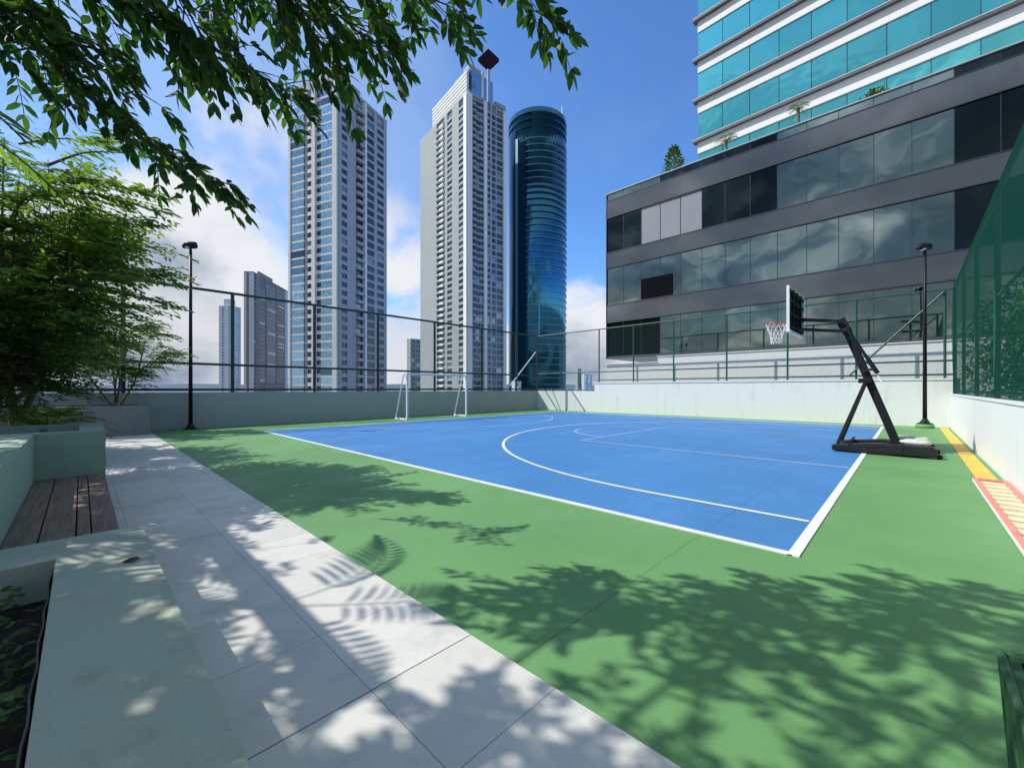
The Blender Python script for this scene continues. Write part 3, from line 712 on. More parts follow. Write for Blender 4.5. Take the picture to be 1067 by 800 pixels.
# --- dark granite and glass office
def office():
    FY = 25.2; x0, x1 = -15.1, 14.0; O = Vector((0, FY, 0)); ux = Vector((1,0,0)); uy = Vector((0,1,0))
    t = empty('office_building', ((x0+x1)/2, FY+8, -42), 'long dark grey granite and mirror glass office block behind the court', 'building')
    top = 14.8
    b = MB()
    b.box(x0, x1, FY+.12, FY+17, 3.45, top-.02)
    for z0, z1 in ((13.13,14.33), (9.67,10.73), (5.93,7.13)): b.box(x0, x1, FY-.04, FY+.12, z0, z1)
    b.box(x0, x1, FY-.02, FY+.12, 3.45, 3.62)
    MB().box(x0-.06, x1+.06, FY-.08, FY+17.1, top-.02, top+.03).build('roof_coping', M['trim'], t)
    tr = MB()
    for z in (13.13, 14.33, 9.67, 10.73, 5.93, 7.13): tr.box(x0, x1, FY-.06, FY-.041, z-.025, z+.025)
    tr.box(x0-.03, x0+.03, FY-.07, FY+.2, 3.45, top-.03)
    tr.build('joint_trim', M['mullion'], t)
    nb = 23; bw_ = (x1-x0)/nb
    rows = [(14.35, 14.76), (10.75, 13.11), (7.15, 9.65), (3.64, 5.91)]
    items = []
    for ri, (z0, z1) in enumerate(rows):
        for i in range(nb):
            a = x0+i*bw_; mk = 'glassgreen'; off = random.uniform(-.004, .004)
            if ri == 0: mk = 'darkglass' if (i in (3,4,5,6,7) or i >= 13) else 'glassgreen'
            if ri == 1 and i in (0,1): mk = 'darkglass'
            if ri == 1 and i in (2,3,4): mk = 'ltpanel'
            if ri == 1 and i in (5,6,7): mk = 'darkglass'
            if ri in (1,) and i >= 13: mk = 'darkglass'
            if ri == 2 and i >= 13: mk = 'darkglass'
            if ri == 3 and i in (0,1,2): mk = 'hole'  # dark openings drawn as panes in the painted shade colour
            def fn(mb, a=a, z0=z0, z1=z1, off=off, e=i):
                c = Vector((0,0,0)); t1 = random.uniform(-.0015,.0015); t2 = random.uniform(-.0015,.0015)
                mb._add([(a+.013,FY+.02+t1,z0),(a+bw_-.013,FY+.02-t1,z0),(a+bw_-.013,FY+.02-t1+t2,z1),(a+.013,FY+.02+t1+t2,z1),
                         (a+.013,FY+.10,z0),(a+bw_-.013,FY+.10,z0),(a+bw_-.013,FY+.10,z1),(a+.013,FY+.10,z1)],
                        [(0,1,2,3),(5,4,7,6),(1,5,6,2),(4,0,3,7),(3,2,6,7),(4,5,1,0)])
            items.append((1/(abs(a-2)+10)*(z1-z0), fn, mk))
    pane_split(items, t, None)
    for ri, (z0, z1) in enumerate(rows):
        for i in range(nb+1): a = x0+i*bw_; b.box(a-.012, a+.012, FY+.0, FY+.119, z0+.001, z1-.001, 1)
    b.build('granite_wall', [M['granite'], M['mullion']], t)
    # near-black panel standing in for shade inside an open window
    MB().box(x0+2.53, x0+4.6, FY-.03, FY+.012, 7.2, 8.5).build('window_shade_panel', M['hole'], t)
    MB().box(x0+.4, x0+.43, FY-.05, FY-.042, 13.2, 14.2).build('wall_seam', M['mullion'], t)
office()
def podium():
    y = 23.1
    t = empty('podium_wall', (-6, y, -5), 'weathered white boundary wall between the green rail fence and the office building', 'wall')
    b = MB(); b.prism([(-13.85,y),(14,y),(14,25.0),(-13.85,25.0)], -42, 2.6)
    vs = []
    b = MB()
    P = [(-13.85,-42),(14,-42),(14,3.24),(-10.5,3.24),(-10.5,2.92),(-13.85,2.92)]
    n = len(P); vs = [(x,y,z) for x,z in P]+[(x,25.1,z) for x,z in P]
    b._add(vs, [tuple(range(n)), tuple(range(n,2*n))[::-1]]+[(i,n+i,n+(i+1)%n,(i+1)%n) for i in range(n)])
    b.build('render', M['podium'], t)
    MB().box(-13.855, -10.5, y-.04, 25.12, 2.921, 2.97).box(-10.53, 14, y-.04, 25.12, 3.241, 3.29).build('coping', M['podium'], t)
podium()
def camera_thing():
    t = empty('security_camera', (.03, 23.3, 3.29), 'small dark security camera on a short post above the white boundary wall', 'camera')
    MB().tube([(.03,23.3,3.34),(.03,23.3,4.05)], .035).build('post', M['black'], t)
    MB().bar((-.25,23.1,4.13),(.3,23.5,4.09), .11, .1).build('housing', M['black'], t, bevel=.02)
camera_thing()
def ac_unit(): pass

# --- white and teal tower above
def teal_tower():
    d = 40.6; C = W((727-533.5)/FPX*d, d); u = W(.683, -.730).normalized(); n = Vector((u.y, -u.x, 0))
    if n.dot(Vector((0,-1,0))) < 0: n = -n
    t = empty('office_tower', (C+u*22-n*10+Vector((0,0,-42))), 'white office tower with teal ribbon windows rising behind the dark granite block', 'building')
    L = 46; ppm = FPX/d
    def z(py): return EYE+(405-py)/ppm
    floors = [(160.5+42*0, 0)]
    mb = MB(); mb.obox(C, u, -n, UP, (0,L), (.16,20), (-42, z(-140))); mb.build('core', M['ofwhite'], t)
    slab = MB(); white = MB(); items = []
    k = 0
    for py in [147+42*i for i in range(1,-7,-1)]:      # dark ledge line at the foot of each teal ribbon
        zb = z(py)
        slab.obox(C, u, -n, UP, (-.35,L), (-.35,.3), (zb-.24, zb))
        white.obox(C, u, -n, UP, (0,L), (0,.2), (zb-1.25, zb-.241))
        z0, z1 = zb+.001, z(py-42)-1.25
        nb = 20; bwid = L/nb
        for i in range(nb):
            a = i*bwid
            def fn(m, a=a, z0=z0, z1=z1):
                q = random.uniform(-.006,.006)
                m._add([C+u*(a+.03)-n*(.06+q)+UP*z0, C+u*(a+bwid-.03)-n*(.06-q)+UP*z0, C+u*(a+bwid-.03)-n*(.06-q)+UP*z1, C+u*(a+.03)-n*(.06+q)+UP*z1], [(0,1,2,3)])
                m._add([C+u*(a+.03)-n*.155+UP*z0, C+u*(a+bwid-.03)-n*.155+UP*z0, C+u*(a+bwid-.03)-n*.155+UP*z1, C+u*(a+.03)-n*.155+UP*z1], [(3,2,1,0)])
            items.append((1/(45-a*.6)/(1+abs(py-60)/200), fn, 'teal'))
    slab.build('ledges', M['slabgrey'], t); white.build('white_bands', M['ofwhite'], t)
    rl = MB()
    for py in [147+42*i for i in range(1,-7,-1)]:
        zb = z(py); rl.obox(C, u, -n, UP, (-.35,L), (-.37,-.351), (zb-.05, zb+.03)); rl.obox(C, u, -n, UP, (0,L), (-.02,.04), (z(py-42)-1.32, z(py-42)-1.251))
    rl.build('ledge_trim', M['trim'], t)
    pane_split(items, t, None)
teal_tower()

# --- corner towers
def corner_tower(name, label, cpx, d, lpx, rpx, top_py, specL, specR, fh, bodym, rotdeg=45, top2=None, depth_scale=1, zlow=-4, extra=None, limit=100):
    k = (cpx-533.5)/FPX; C = W(k*d, d); ray = W(k, 1).normalized(); rt = Vector((ray.y, -ray.x, 0))
    th = R(rotdeg)
    uL = (-rt*math.cos(th)+ray*math.sin(th)); uR = (rt*math.sin(th)+ray*math.cos(th))
    nL = -uR; nR = -uL
    def along(px, u):                                 # distance along a face direction seen at px
        q = W((px-533.5)/FPX, 1)
        # C + u*s = q*m
        det = u.x*(-q.y)-u.y*(-q.x); return ((-C.x)*(-q.y)-(-C.y)*(-q.x))/det
    LL = along(lpx, uL); LR = along(rpx, uR)
    def z(py, dd=d): return EYE+(405-py)/FPX*dd
    ztop = z(top_py)
    t = empty(name, C+uL*LL/2+uR*LR/2+UP*-42, label, 'building')
    body = MB(); 
    rec = .7
    body.obox(C, uL, uR, UP, (rec,LL), (rec,LR), (-42, ztop-.3))
    body.obox(C, uL, uR, UP, (0,LL+.2), (0,LR+.2), (ztop-.299, ztop+.9))
    items = []
    nf = int((ztop-zlow)/fh)
    mats = [M[bodym]]; mk2i = {bodym: 0}
    def mi(k_):
        if k_ not in mk2i: mk2i[k_] = len(mats); mats.append(M[k_])
        return mk2i[k_]
    for (spec, u, v, Lf) in ((specL, uL, uR, LL), (specR, uR, uL, LR)):
        for (a_px, b_px, typ, mk) in spec:
            a, b = sorted((along(a_px, u), along(b_px, u))); a = max(a, 0); b = min(b, Lf)
            if typ == 'pier': body.obox(C, u, v, UP, (a,b), (-.7 if mk in ('cream_t','white_t') else 0, rec), (-42, ztop-.3), mi(mk)); continue
            if typ == 'wall': body.obox(C, u, v, UP, (a,b), (.0, rec), (-42, ztop-.3), mi(mk)); continue
            # windows: spandrels each floor and a pane
            frac, wm, out_ = {'winp': (.6, 'win_pale', .5), 'bay': (.78, 'win_blue', -.35), 'win': (.58, 'win_dark', .35), 'balc': (.62, 'win_dark', .5), 'wide': (.70, 'win_dark', .3)}[typ]
            for f in range(nf):
                z0 = zlow+f*fh; z1 = z0+fh*(1-frac)
                body.obox(C, u, v, UP, (a,b), (out_-.08 if typ == 'bay' else out_-.3, rec), (z0, z1), mi(mk))
                if typ == 'balc': body.obox(C, u, v, UP, (a+.1,b-.1), (-.95, out_-.3), (z0, z0+1.1), mi(mk))
                h = 1.0
                def fn(m, a=a, b=b, z1=z1, zt=z0+fh, u=u, v=v, out_=out_):
                    m.obox(C, u, v, UP, (a+.12,b-.12), (out_, rec+.01 if out_ < 0 else out_+.06), (z1, zt))
                items.append(((b-a)*frac/(1+f*.002), fn, wm))
    if extra: extra(body, C, uL, uR, LL, LR, z, along, mi, items)
    body.build('wall', mats, t)
    pane_split(items, t, None, limit)
    return t, C, uL, uR, LL, LR

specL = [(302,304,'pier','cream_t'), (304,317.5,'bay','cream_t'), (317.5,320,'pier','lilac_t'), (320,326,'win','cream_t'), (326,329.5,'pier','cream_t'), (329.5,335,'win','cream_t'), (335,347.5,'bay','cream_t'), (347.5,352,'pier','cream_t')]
specR = [(352,356,'wall','lilac_t'), (356,362,'win','lilac_t'), (362,371,'wall','lilac_t'), (371,379,'balc','lilac_t'), (379,381,'pier','white_t'), (381,390,'wide','lilac_t'), (390,393,'wall','lilac_t'), (393,400,'win','lilac_t'), (400,403,'wall','lilac_t')]  # bluish grey render puts this face's shade into the colour
def exA(body, C, uL, uR, LL, LR, z, along, mi, items):
    zt = z(80); body.obox(C, uL, uR, UP, (2,LL-2), (2,LR*.5), (zt, zt+4), mi('lilac_t')); body.obox(C, uL, uR, UP, (LL*.3,LL*.7), (4,LR*.4), (zt+4, zt+8), mi('cream_t'))
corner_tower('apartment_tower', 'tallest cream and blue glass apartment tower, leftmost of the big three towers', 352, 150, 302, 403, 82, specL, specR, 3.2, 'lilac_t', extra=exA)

specL = [(438,455,'wall','grey_t'), (455,459,'balc','grey_t'), (459,463,'balc','white_t'), (463,466,'wall','grey_t'), (466,471,'win','grey_t'), (471,478,'pier','grey_t'), (478,484,'win','grey_t'), (484,487,'pier','white_t')]
specR = [(487,491.5,'pier','white_t'), (491.5,495.5,'balc','grey_t'), (495.5,500,'wide','grey_t'), (500,504,'win','grey_t'), (504,507,'pier','white_t'), (507,511,'win','grey_t'), (511,512.5,'wall','lilac_t'), (512.5,516.5,'wide','grey_t'), (516.5,517.5,'wall','lilac_t'), (517.5,524,'wide','grey_t'), (524,527,'pier','white_t')]
def exB(body, C, uL, uR, LL, LR, z, along, mi, items):
    z0 = z(97); z1 = z(68); cl = along(449, uL); cr = along(516, uR)
    body.obox(C, uL, uR, UP, (2.2,cl), (2.0,cr), (z0-1, z1), mi('grey_t'))
    for i in range(7):
        zz_ = z0+(z1-z0)*i/7; body.obox(C, uL, uR, UP, (2.6,cl+.6), (1.2,2.05), (zz_+.5, zz_+1.5), mi('white_t'))
    def g(m): m.obox(C, uL, uR, UP, (1.7,2.25), (1.8,cr-.5), (z0, z1))
    items.append((9, g, 'win_blue'))
    body.obox(C, uL, uR, UP, (1.2,1.71), (cr*.55,cr*.62), (z0-14, z1+2), mi('white_t'))
    for f_ in (.22, .4, .8): body.obox(C, uL, uR, UP, (1.55,1.71), (cr*f_,cr*f_+.3), (z0, z1), mi('lilac_t'))
    body.obox(C, uL, uR, UP, (4,cl*.5), (4,cr*.7), (z1, z1+4.5), mi('grey_t'))
    body.obox(C, uL, uR, UP, (6,cl*.3), (5,cr*.5), (z1+4.5, z1+7), mi('lilac_t'))
    body.obox(C, uL, uR, UP, (0,1.6), (LR*.72,LR), (z0-1, z(90)), mi('grey_t'))
tB, CB, uLB, uRB, LLB, LRB = corner_tower('apartment_tower', 'grey and white apartment tower with stepped crown and dark diamond on its roof', 487, 205, 438, 527, 96, specL, specR, 3.2, 'grey_t', rotdeg=58, extra=exB)
# diamond shaped roof feature
def diamond():
    d = 204; c = PD(509, 63, d); r_ = W(1, 0).normalized()*(11.0/FPX*d); u_ = Vector((0,0,10.5/FPX*d)); f = W(0, 1).normalized()*1.0
    mb = MB(); pts = [c-r_, c-u_, c+r_, c+u_]
    mb._add([p-f for p in pts]+[p+f for p in pts], [(0,1,2,3),(7,6,5,4),(0,4,5,1),(1,5,6,2),(2,6,7,3),(3,7,4,0)])
    MB().tube([c-u_*.95, c-u_*4.2], .8, 8).build('pillar', M['lilac_t'], tB)
    mb.build('roof_diamond', mat('dark_maroon_panel', (.03,.015,.02), .85, spec=.1), tB)
diamond()

# cylinder tower
def cyl():
    d = 232; k = (560-533.5)/FPX; rad = 32.5/FPX*d*math.cos(math.atan(k))*1.0; c = W(k*(d+rad), d+rad)
    top = EYE+(405-114)/FPX*(d+rad*.3)
    t = empty('round_tower', (c.x, c.y, -42), 'cylindrical deep blue glass tower with pale floor lines, rightmost of the big three', 'building')
    MB().lathe((c.x,c.y,0), [(rad*.985,-42),(rad*.985,top-1.5)], 48).build('glass_drum', M['win_cyl'], t)
    fh = 3.75; n = int((top-13)/fh)
    f = MB()
    ray = W(k, 1).normalized(); rt = Vector((ray.y, -ray.x, 0)); th0 = math.atan2(-ray.y, -ray.x); cc = Vector((c.x, c.y, 0))
    def arc(r0, r1, z0, z1, a0, a1, m=28):            # part of a ring; 0 faces the court, positive to its left
        mb = MB(); vs = []
        for i in range(m+1):
            q = th0-R(a0+(a1-a0)*i/m); e = Vector((math.cos(q), math.sin(q), 0))
            for (rr_, zz_) in ((r0,z0),(r1,z0),(r1,z1),(r0,z1)): vs.append(cc+e*rr_+UP*zz_)
        mb._add(vs, [(4*i+j, 4*i+(j+1)%4, 4*i+4+(j+1)%4, 4*i+4+j) for i in range(m) for j in range(4)]); return mb
    for i in range(-2, n):
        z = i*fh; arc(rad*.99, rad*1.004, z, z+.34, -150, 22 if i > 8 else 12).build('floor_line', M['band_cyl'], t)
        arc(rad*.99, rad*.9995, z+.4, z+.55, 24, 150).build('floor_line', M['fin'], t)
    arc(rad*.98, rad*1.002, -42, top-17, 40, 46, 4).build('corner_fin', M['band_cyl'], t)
    arc(rad*.98, rad*.9985, -42, top-12, 46, 130).build('painted_reflection', M['fin'], t)  # dark arcs paint a reflection onto the left of the drum
    arc(rad*.98, rad*.9985, -42, top-20, 22, 39.5).build('painted_reflection', M['fin'], t)
    for i in range(3): arc(rad*.98, rad*1.001, top-4.5-4*i, top-4.3-4*i, -150, 150, 40).build('floor_line', M['fin'], t)
    a = Vector((c.x,c.y,0))+rt*rad*.85
    MB().tube([a+UP*(top-.5), a+UP*(top+9)], .35, 6).build('mast', M['whitemetal'], t)
cyl()

# distant towers
sp1 = [(255,262,'pier','cream_t'), (262,266,'wall','brown_t')]
corner_tower('distant_tower', 'taupe apartment tower with a bright cream edge, just left of the tallest tower', 264, 330, 254.5, 300, 284,
    [(254.5,257,'pier','cream_t'),(257,260,'wall','brown_t'),(260,264,'pier','cream_t')],
    [(264,267,'win','brown_t'),(267,271,'wall','brown_t'),(271,277,'wide','brown_t'),(277,279,'wall','brown_t'),(279,288,'wide','grey_t'),(288,290,'wall','brown_t'),(290,297,'win','brown_t'),(297,300,'pier','pale_t')], 3.4, 'brown_t', rotdeg=25,
    extra=lambda b, C, uL, uR, LL, LR, z, al, mi, it: b.obox(C, uL, uR, UP, (3,LL*.7), (LR*.25,LR*.62), (z(284), z(277)), mi('brown_t')))
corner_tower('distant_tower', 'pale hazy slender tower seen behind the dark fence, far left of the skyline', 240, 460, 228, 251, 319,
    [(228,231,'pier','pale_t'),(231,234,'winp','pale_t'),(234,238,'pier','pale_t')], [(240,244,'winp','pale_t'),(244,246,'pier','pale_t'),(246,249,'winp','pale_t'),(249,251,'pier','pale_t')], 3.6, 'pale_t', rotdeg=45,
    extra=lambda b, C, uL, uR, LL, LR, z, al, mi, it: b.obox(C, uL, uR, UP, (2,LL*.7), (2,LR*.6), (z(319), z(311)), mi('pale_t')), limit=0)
corner_tower('distant_block', 'grey green mid rise block tucked left of the grey and white tower', 428, 300, 424, 440, 354,
    [(424,428,'wall','grey_t')], [(428,432,'win','grey_t'),(432,434,'wall','grey_t'),(434,438,'win','grey_t')], 3.4, 'grey_t', rotdeg=60, limit=60)
corner_tower('distant_block', 'slim dark block low on the skyline right of the round tower', 602, 380, 599.5, 606, 385,
    [(599.5,602,'wall','grey_t')], [(602,606,'wide','grey_t')], 3.4, 'grey_t', rotdeg=50, limit=60)
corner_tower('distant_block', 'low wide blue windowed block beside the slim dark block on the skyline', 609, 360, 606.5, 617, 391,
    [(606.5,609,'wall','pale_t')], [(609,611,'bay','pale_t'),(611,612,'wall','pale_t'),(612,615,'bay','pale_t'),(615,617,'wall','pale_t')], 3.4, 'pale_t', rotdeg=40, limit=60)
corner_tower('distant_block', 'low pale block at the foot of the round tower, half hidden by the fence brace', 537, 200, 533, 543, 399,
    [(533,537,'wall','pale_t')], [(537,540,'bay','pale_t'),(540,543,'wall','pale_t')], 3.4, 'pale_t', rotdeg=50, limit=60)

# ================================================================== VEGETATION
class Leaves:
    def __init__(s): s.p = []; s.d = []; s.n = []; s.l = []; s.w = []
    def add(s, p, d, n, l, w_): s.p.append(tuple(p)); s.d.append(tuple(d)); s.n.append(tuple(n)); s.l.append(l); s.w.append(w_)
    def build(s, name, m, parent):
        P = np.array(s.p); D = np.array(s.d); N = np.array(s.n); L = np.array(s.l)[:,None]; Wd = np.array(s.w)[:,None]
        D /= np.linalg.norm(D, axis=1, keepdims=True)+1e-9
        S = np.cross(D, N); S /= np.linalg.norm(S, axis=1, keepdims=True)+1e-9; N = np.cross(S, D)
        v = np.stack([P, P+D*L*.30+S*Wd*.42+N*L*.03, P+D*L*.30-S*Wd*.42+N*L*.03, P+D*L*.66+S*Wd*.40-N*L*.02, P+D*L*.66-S*Wd*.40-N*L*.02, P+D*L-N*L*.12], 1)
        n = len(P); verts = v.reshape(-1, 3)
        base = (np.arange(n)*6)[:,None]
        loops = np.concatenate([base+np.array([[0,2,1]]), base+np.array([[1,2,4,3]]), base+np.array([[3,4,5]])], 1).ravel()
        me = bpy.data.meshes.new(name); me.vertices.add(n*6); me.vertices.foreach_set('co', verts.ravel())
        me.loops.add(n*10); me.loops.foreach_set('vertex_index', loops)
        st = ((np.arange(n)*10)[:,None]+np.array([[0,3,7]])).ravel()
        me.polygons.add(n*3); me.polygons.foreach_set('loop_start', st)
        me.update(calc_edges=True); me.validate(); me.materials.append(m)
        o = bpy.data.objects.new(name, me); col.objects.link(o)
        if parent: o.parent = parent; me.transform(world_of(parent).inverted())
        return o
def rv(s=1): return Vector((random.gauss(0,s), random.gauss(0,s), random.gauss(0,s)))
def smooth_path(pts, n=6):
    pts = [Vector(p) for p in pts]; outp = []
    for i in range(len(pts)-1):
        p0 = pts[max(i-1,0)]; p1 = pts[i]; p2 = pts[i+1]; p3 = pts[min(i+2,len(pts)-1)]
        for j in range(n):
            t = j/n
            outp.append(.5*((2*p1)+(-p0+p2)*t+(2*p0-5*p1+4*p2-p3)*t*t+(-p0+3*p1-3*p2+p3)*t**3))
    outp.append(pts[-1]); return outp

def compound(lv, wood, p, d, L, leafL=.12, droop=.45, n=5):
    """a twig with pairs of oval leaflets"""
    d = d.normalized(); side = d.cross(UP); side = side.normalized() if side.length > .05 else Vector((1,0,0))
    q = p.copy(); pts = [q.copy()]
    for i in range(n):
        q = q+d*(L/n)+Vector((0,0,-.012*i)); pts.append(q.copy())
        for sg in (1, -1):
            dd = side*sg*random.uniform(.6,1)+d*random.uniform(.3,.9)+Vector((0,0,-random.uniform(.1,1)*droop*1.6))+rv(.2)
            nn = UP+rv(.45)
            l = leafL*random.uniform(.7,1.2); lv.add(q, dd, nn, l, l*.42)
    dd = d+Vector((0,0,-droop)); lv.add(q, dd, UP+rv(.3), leafL*1.1, leafL*.38)
    wood.tube(pts, [.003]*len(pts), 4, cap=False)

def big_tree():
    base = Vector((-3.3, -2.2, .2)); t = empty('broadleaf_tree', base, 'broadleaf tree whose leafy branches hang across the upper left sky', 'tree')
    tr = MB(); lv = Leaves(); tw = MB()
    fork = Vector((-3.2, -1.9, 2.6))
    tr.tube(smooth_path([base, base+Vector((.05,.05,1.2)), fork]), np.linspace(.13,.085,13).tolist(), 10)
    def branch(pts, r0, dens=13, spread=.12, L=(.16,.30), leafL=.115, start=.2):
        path = smooth_path(pts, 8); n = len(path)
        tr.tube(path, np.linspace(r0, .006, n).tolist(), 7)
        tot = 0
        for i in range(int(n*start), n-1):
            seg = (path[i+1]-path[i]); Ls = seg.length; k = Ls*dens; k = int(k)+(random.random() < k-int(k))
            for _ in range(k):
                p = path[i]+seg*random.random(); dr = (seg.normalized()*.9+rv(.45)); dr.z *= .6
                # sub twig
                sl_ = random.uniform(.05, spread*3); q = p+dr.normalized()*sl_
                tw.tube([p, q], [.006,.004], 4, cap=False)
                compound(lv, tw, q, dr+Vector((0,0,-.12)), random.uniform(*L), leafL)
        compound(lv, tw, path[-1], path[-1]-path[-3], .25, leafL*1.1)
    D = PD
    # branches seen across the sky
    branch([fork, D(-260,-150,2.6), D(-60,-50,2.95), D(20,30,3.1), D(80,90,3.2), D(140,140,3.25), D(190,172,3.35), D(226,192,3.4)], .022, 24, .06, (.12,.2), .12, .3)
    branch([fork, D(-200,-190,2.4), D(20,-70,2.8), D(110,-5,3.0), D(190,34,3.1), D(250,66,3.2), D(298,96,3.3)], .024, 19, .08, (.14,.24), .125, .25)
    branch([fork, D(-100,-290,2.2), D(120,-130,2.7), D(240,-40,3.0), D(310,-12,3.1), D(355,18,3.2), D(388,48,3.25)], .024, 24, .12, (.15,.25), .13, .25)
    branch([fork, D(0,-330,2.1), D(230,-160,2.7), D(330,-60,2.9), D(400,-20,3.0), D(458,2,3.1)], .024, 20, .08, (.14,.24), .13, .3)
    branch([fork, D(100,-430,2.0), D(340,-190,2.6), D(450,-85,2.9), D(515,-40,3.0), D(552,-8,3.05), D(574,24,3.1)], .026, 10, .02, (.12,.2), .14, .3)
    branch([D(-60,-50,3.0), D(0,-10,3.0), D(60,30,3.05), D(100,75,3.1)], .012, 25, .15, (.15,.25), .135, .0)
    branch([D(120,-120,2.7), D(160,-45,2.9), D(195,10,3.0), D(215,50,3.05)], .012, 28, .15, (.15,.25), .14, .0)
    branch([D(-150,-90,2.8), D(-60,20,3.0), D(0,40,3.1), D(60,55,3.2)], .012, 20, .12, (.15,.25), .13, .0)
    branch([D(230,-150,2.7), D(270,-50,2.9), D(300,0,3.0), D(330,40,3.1)], .012, 28, .15, (.15,.25), .14, .0)
    branch([D(20,-90,2.7), D(60,-50,2.9), D(120,-15,3.0), D(160,15,3.1)], .012, 28, .16, (.15,.25), .14, .0)
    for (r_, d_, z_) in ((-.3,2.3,4.5), (-1.0,2.3,4.6), (-1.5,2.0,4.6), (.1,1.7,4.3), (-.5,1.2,4.2), (-1.4,1.5,4.4), (-2.1,2.4,4.5), (-2.6,2.1,4.6), (-3.2,2.2,4.5), (-2.8,1.6,4.4), (-3.6,2.6,4.7), (-1.9,1.0,4.2), (-4.0,1.8,4.4), (-4.6,2.0,4.5), (-4.9,1.3,4.3), (-5.4,1.5,4.4), (-5.6,1.9,4.3), (-5.5,.9,4.2), (-6.0,2.2,4.5), (-6.6,2.5,4.4), (-6.3,1.9,4.2), (-6.2,1.3,4.3), (-7.2,3.4,4.6), (-7.2,4.2,4.5), (-7.6,4.8,4.4), (-5.0,1.7,3.9), (-5.8,1.5,4.0), (-5.2,1.2,3.7), (-5.4,2.0,3.9), (-4.6,1.1,3.7), (-5.3,1.9,4.1), (-4.8,1.5,4.0), (-5.0,1.2,4.1), (-4.5,1.3,4.2), (-5.2,1.6,4.2), (-4.9,1.4,4.4), (-3.8,1.8,4.3), (-3.3,1.75,4.2), (-2.8,1.95,4.4), (-2.4,1.6,4.2), (-3.0,2.2,4.5), (-3.9,1.4,4.2), (-4.3,1.6,4.0), (-1.8,1.5,4.3)):
        e = W(r_, d_, z_); m_ = fork*.45+e*.55+Vector((0,0,.35)); 
        branch([fork, m_+rv(.12), e*.8+m_*.2+rv(.08), e], .012, 64 if r_ < -4.4 else 16, .22, (.18,.30), .13, .55)
    tr.build('trunk', M['bark'], t); tw.build('twigs', M['bark'], t); lv.build('crown', M['leaf1'], t)
big_tree()

def layered_tree(base, h, ctr, rad, nspray, label, name='layered_tree', leaf='leaf2', leafL=.075, trunk_r=.06, stems=1, slen=(.4,.9), seed=1, sprays=None, flat=.12, nlimb=26):
    random.seed(seed); base = Vector(base); t = empty(name, base, label, 'tree')
    tr = MB(); tw = MB(); lv = Leaves(); ctr = Vector(ctr); rad = Vector(rad)
    limbs = []
    topz = ctr.z+rad.z*.75
    for s_ in range(stems):
        ofs = Vector((random.gauss(0,.12), random.gauss(0,.12), 0)) if stems > 1 else Vector((0,0,0))
        tp = Vector((ctr.x, ctr.y, topz))+rv(.35)*(stems > 1)+Vector((0,0,-random.random()*(stems > 1)))
        path = smooth_path([base+ofs*.3, base*.65+tp*.35+ofs+rv(.05), base*.3+tp*.7+ofs+rv(.1), tp]); tr.tube(path, np.linspace(trunk_r, .012, len(path)).tolist(), 8); limbs.append(path)
    ends = []
    for i in range(nlimb):
        path = random.choice(limbs); k = random.uniform(.25, .95); p = path[int(k*(len(path)-1))]
        for _ in range(40):
            u = rv(1).normalized()*(random.random()**.25); e = ctr+Vector((u.x*rad.x, u.y*rad.y, u.z*rad.z))
            if e.z > p.z-.2: break
        mid = (p+e)*.5+Vector((0,0,.15)); q = smooth_path([p, mid, e], 6); tr.tube(q, np.linspace(trunk_r*.25, .004, len(q)).tolist(), 6); ends.append(q)
    for i in range(nspray):
        q = random.choice(ends); k = random.uniform(.25, 1); p = q[int(k*(len(q)-1))]
        outd = (p-Vector((ctr.x, ctr.y, p.z))); outd.z = 0
        d = (outd.normalized() if outd.length > .05 else Vector((1,0,0)))+Vector((random.gauss(0,.7), random.gauss(0,.7), random.gauss(0,flat)))
        d.normalize(); L = random.uniform(*slen); n = int(L/.035); side = d.cross(UP).normalized()
        pts = []; off = Vector((0,0,random.gauss(0,.08)))
        for j in range(n):
            f = j/n; c = p+off*f+d*L*f+UP*(.10*f-.22*f*f)*L; pts.append(c)
            sg = 1 if j % 2 else -1
            lv.add(c, side*sg*random.uniform(.5,1)+d*random.uniform(.2,.8)+UP*random.gauss(-.05,.2), UP+rv(.28), leafL*random.uniform(.6,1.2), leafL*.42)
        if len(pts) > 1: tw.tube(pts[::4]+[pts[-1]] if len(pts) > 4 else pts, .003, 3, cap=False)
    if sprays:
        for (a, b_, nn) in sprays:
            a = Vector(a); b_ = Vector(b_); q = smooth_path([a, (a+b_)/2+UP*.08, b_], 6); tr.tube(q, np.linspace(.018,.004,len(q)).tolist(), 5)
            for i in range(nn):
                f = random.random()**.8; p = a+(b_-a)*f+UP*.08*math.sin(f*3); d = ((b_-a).normalized()+Vector((random.gauss(0,.5),random.gauss(0,.5),random.gauss(0,.15)))).normalized(); side = d.cross(UP).normalized()
                L = random.uniform(.2,.5)
                for j in range(int(L/.04)):
                    c = p+d*j*.04-UP*.12*(j*.04)**2
                    lv.add(c, side*(1 if j % 2 else -1)+d*random.uniform(.2,.8)+UP*random.gauss(-.05,.2), UP+rv(.28), leafL*random.uniform(.6,1.2), leafL*.42)
    tr.build('trunk', M['bark'], t); tw.build('twigs', M['bark'], t); lv.build('crown', M[leaf], t); random.seed(seed+100)
    return t
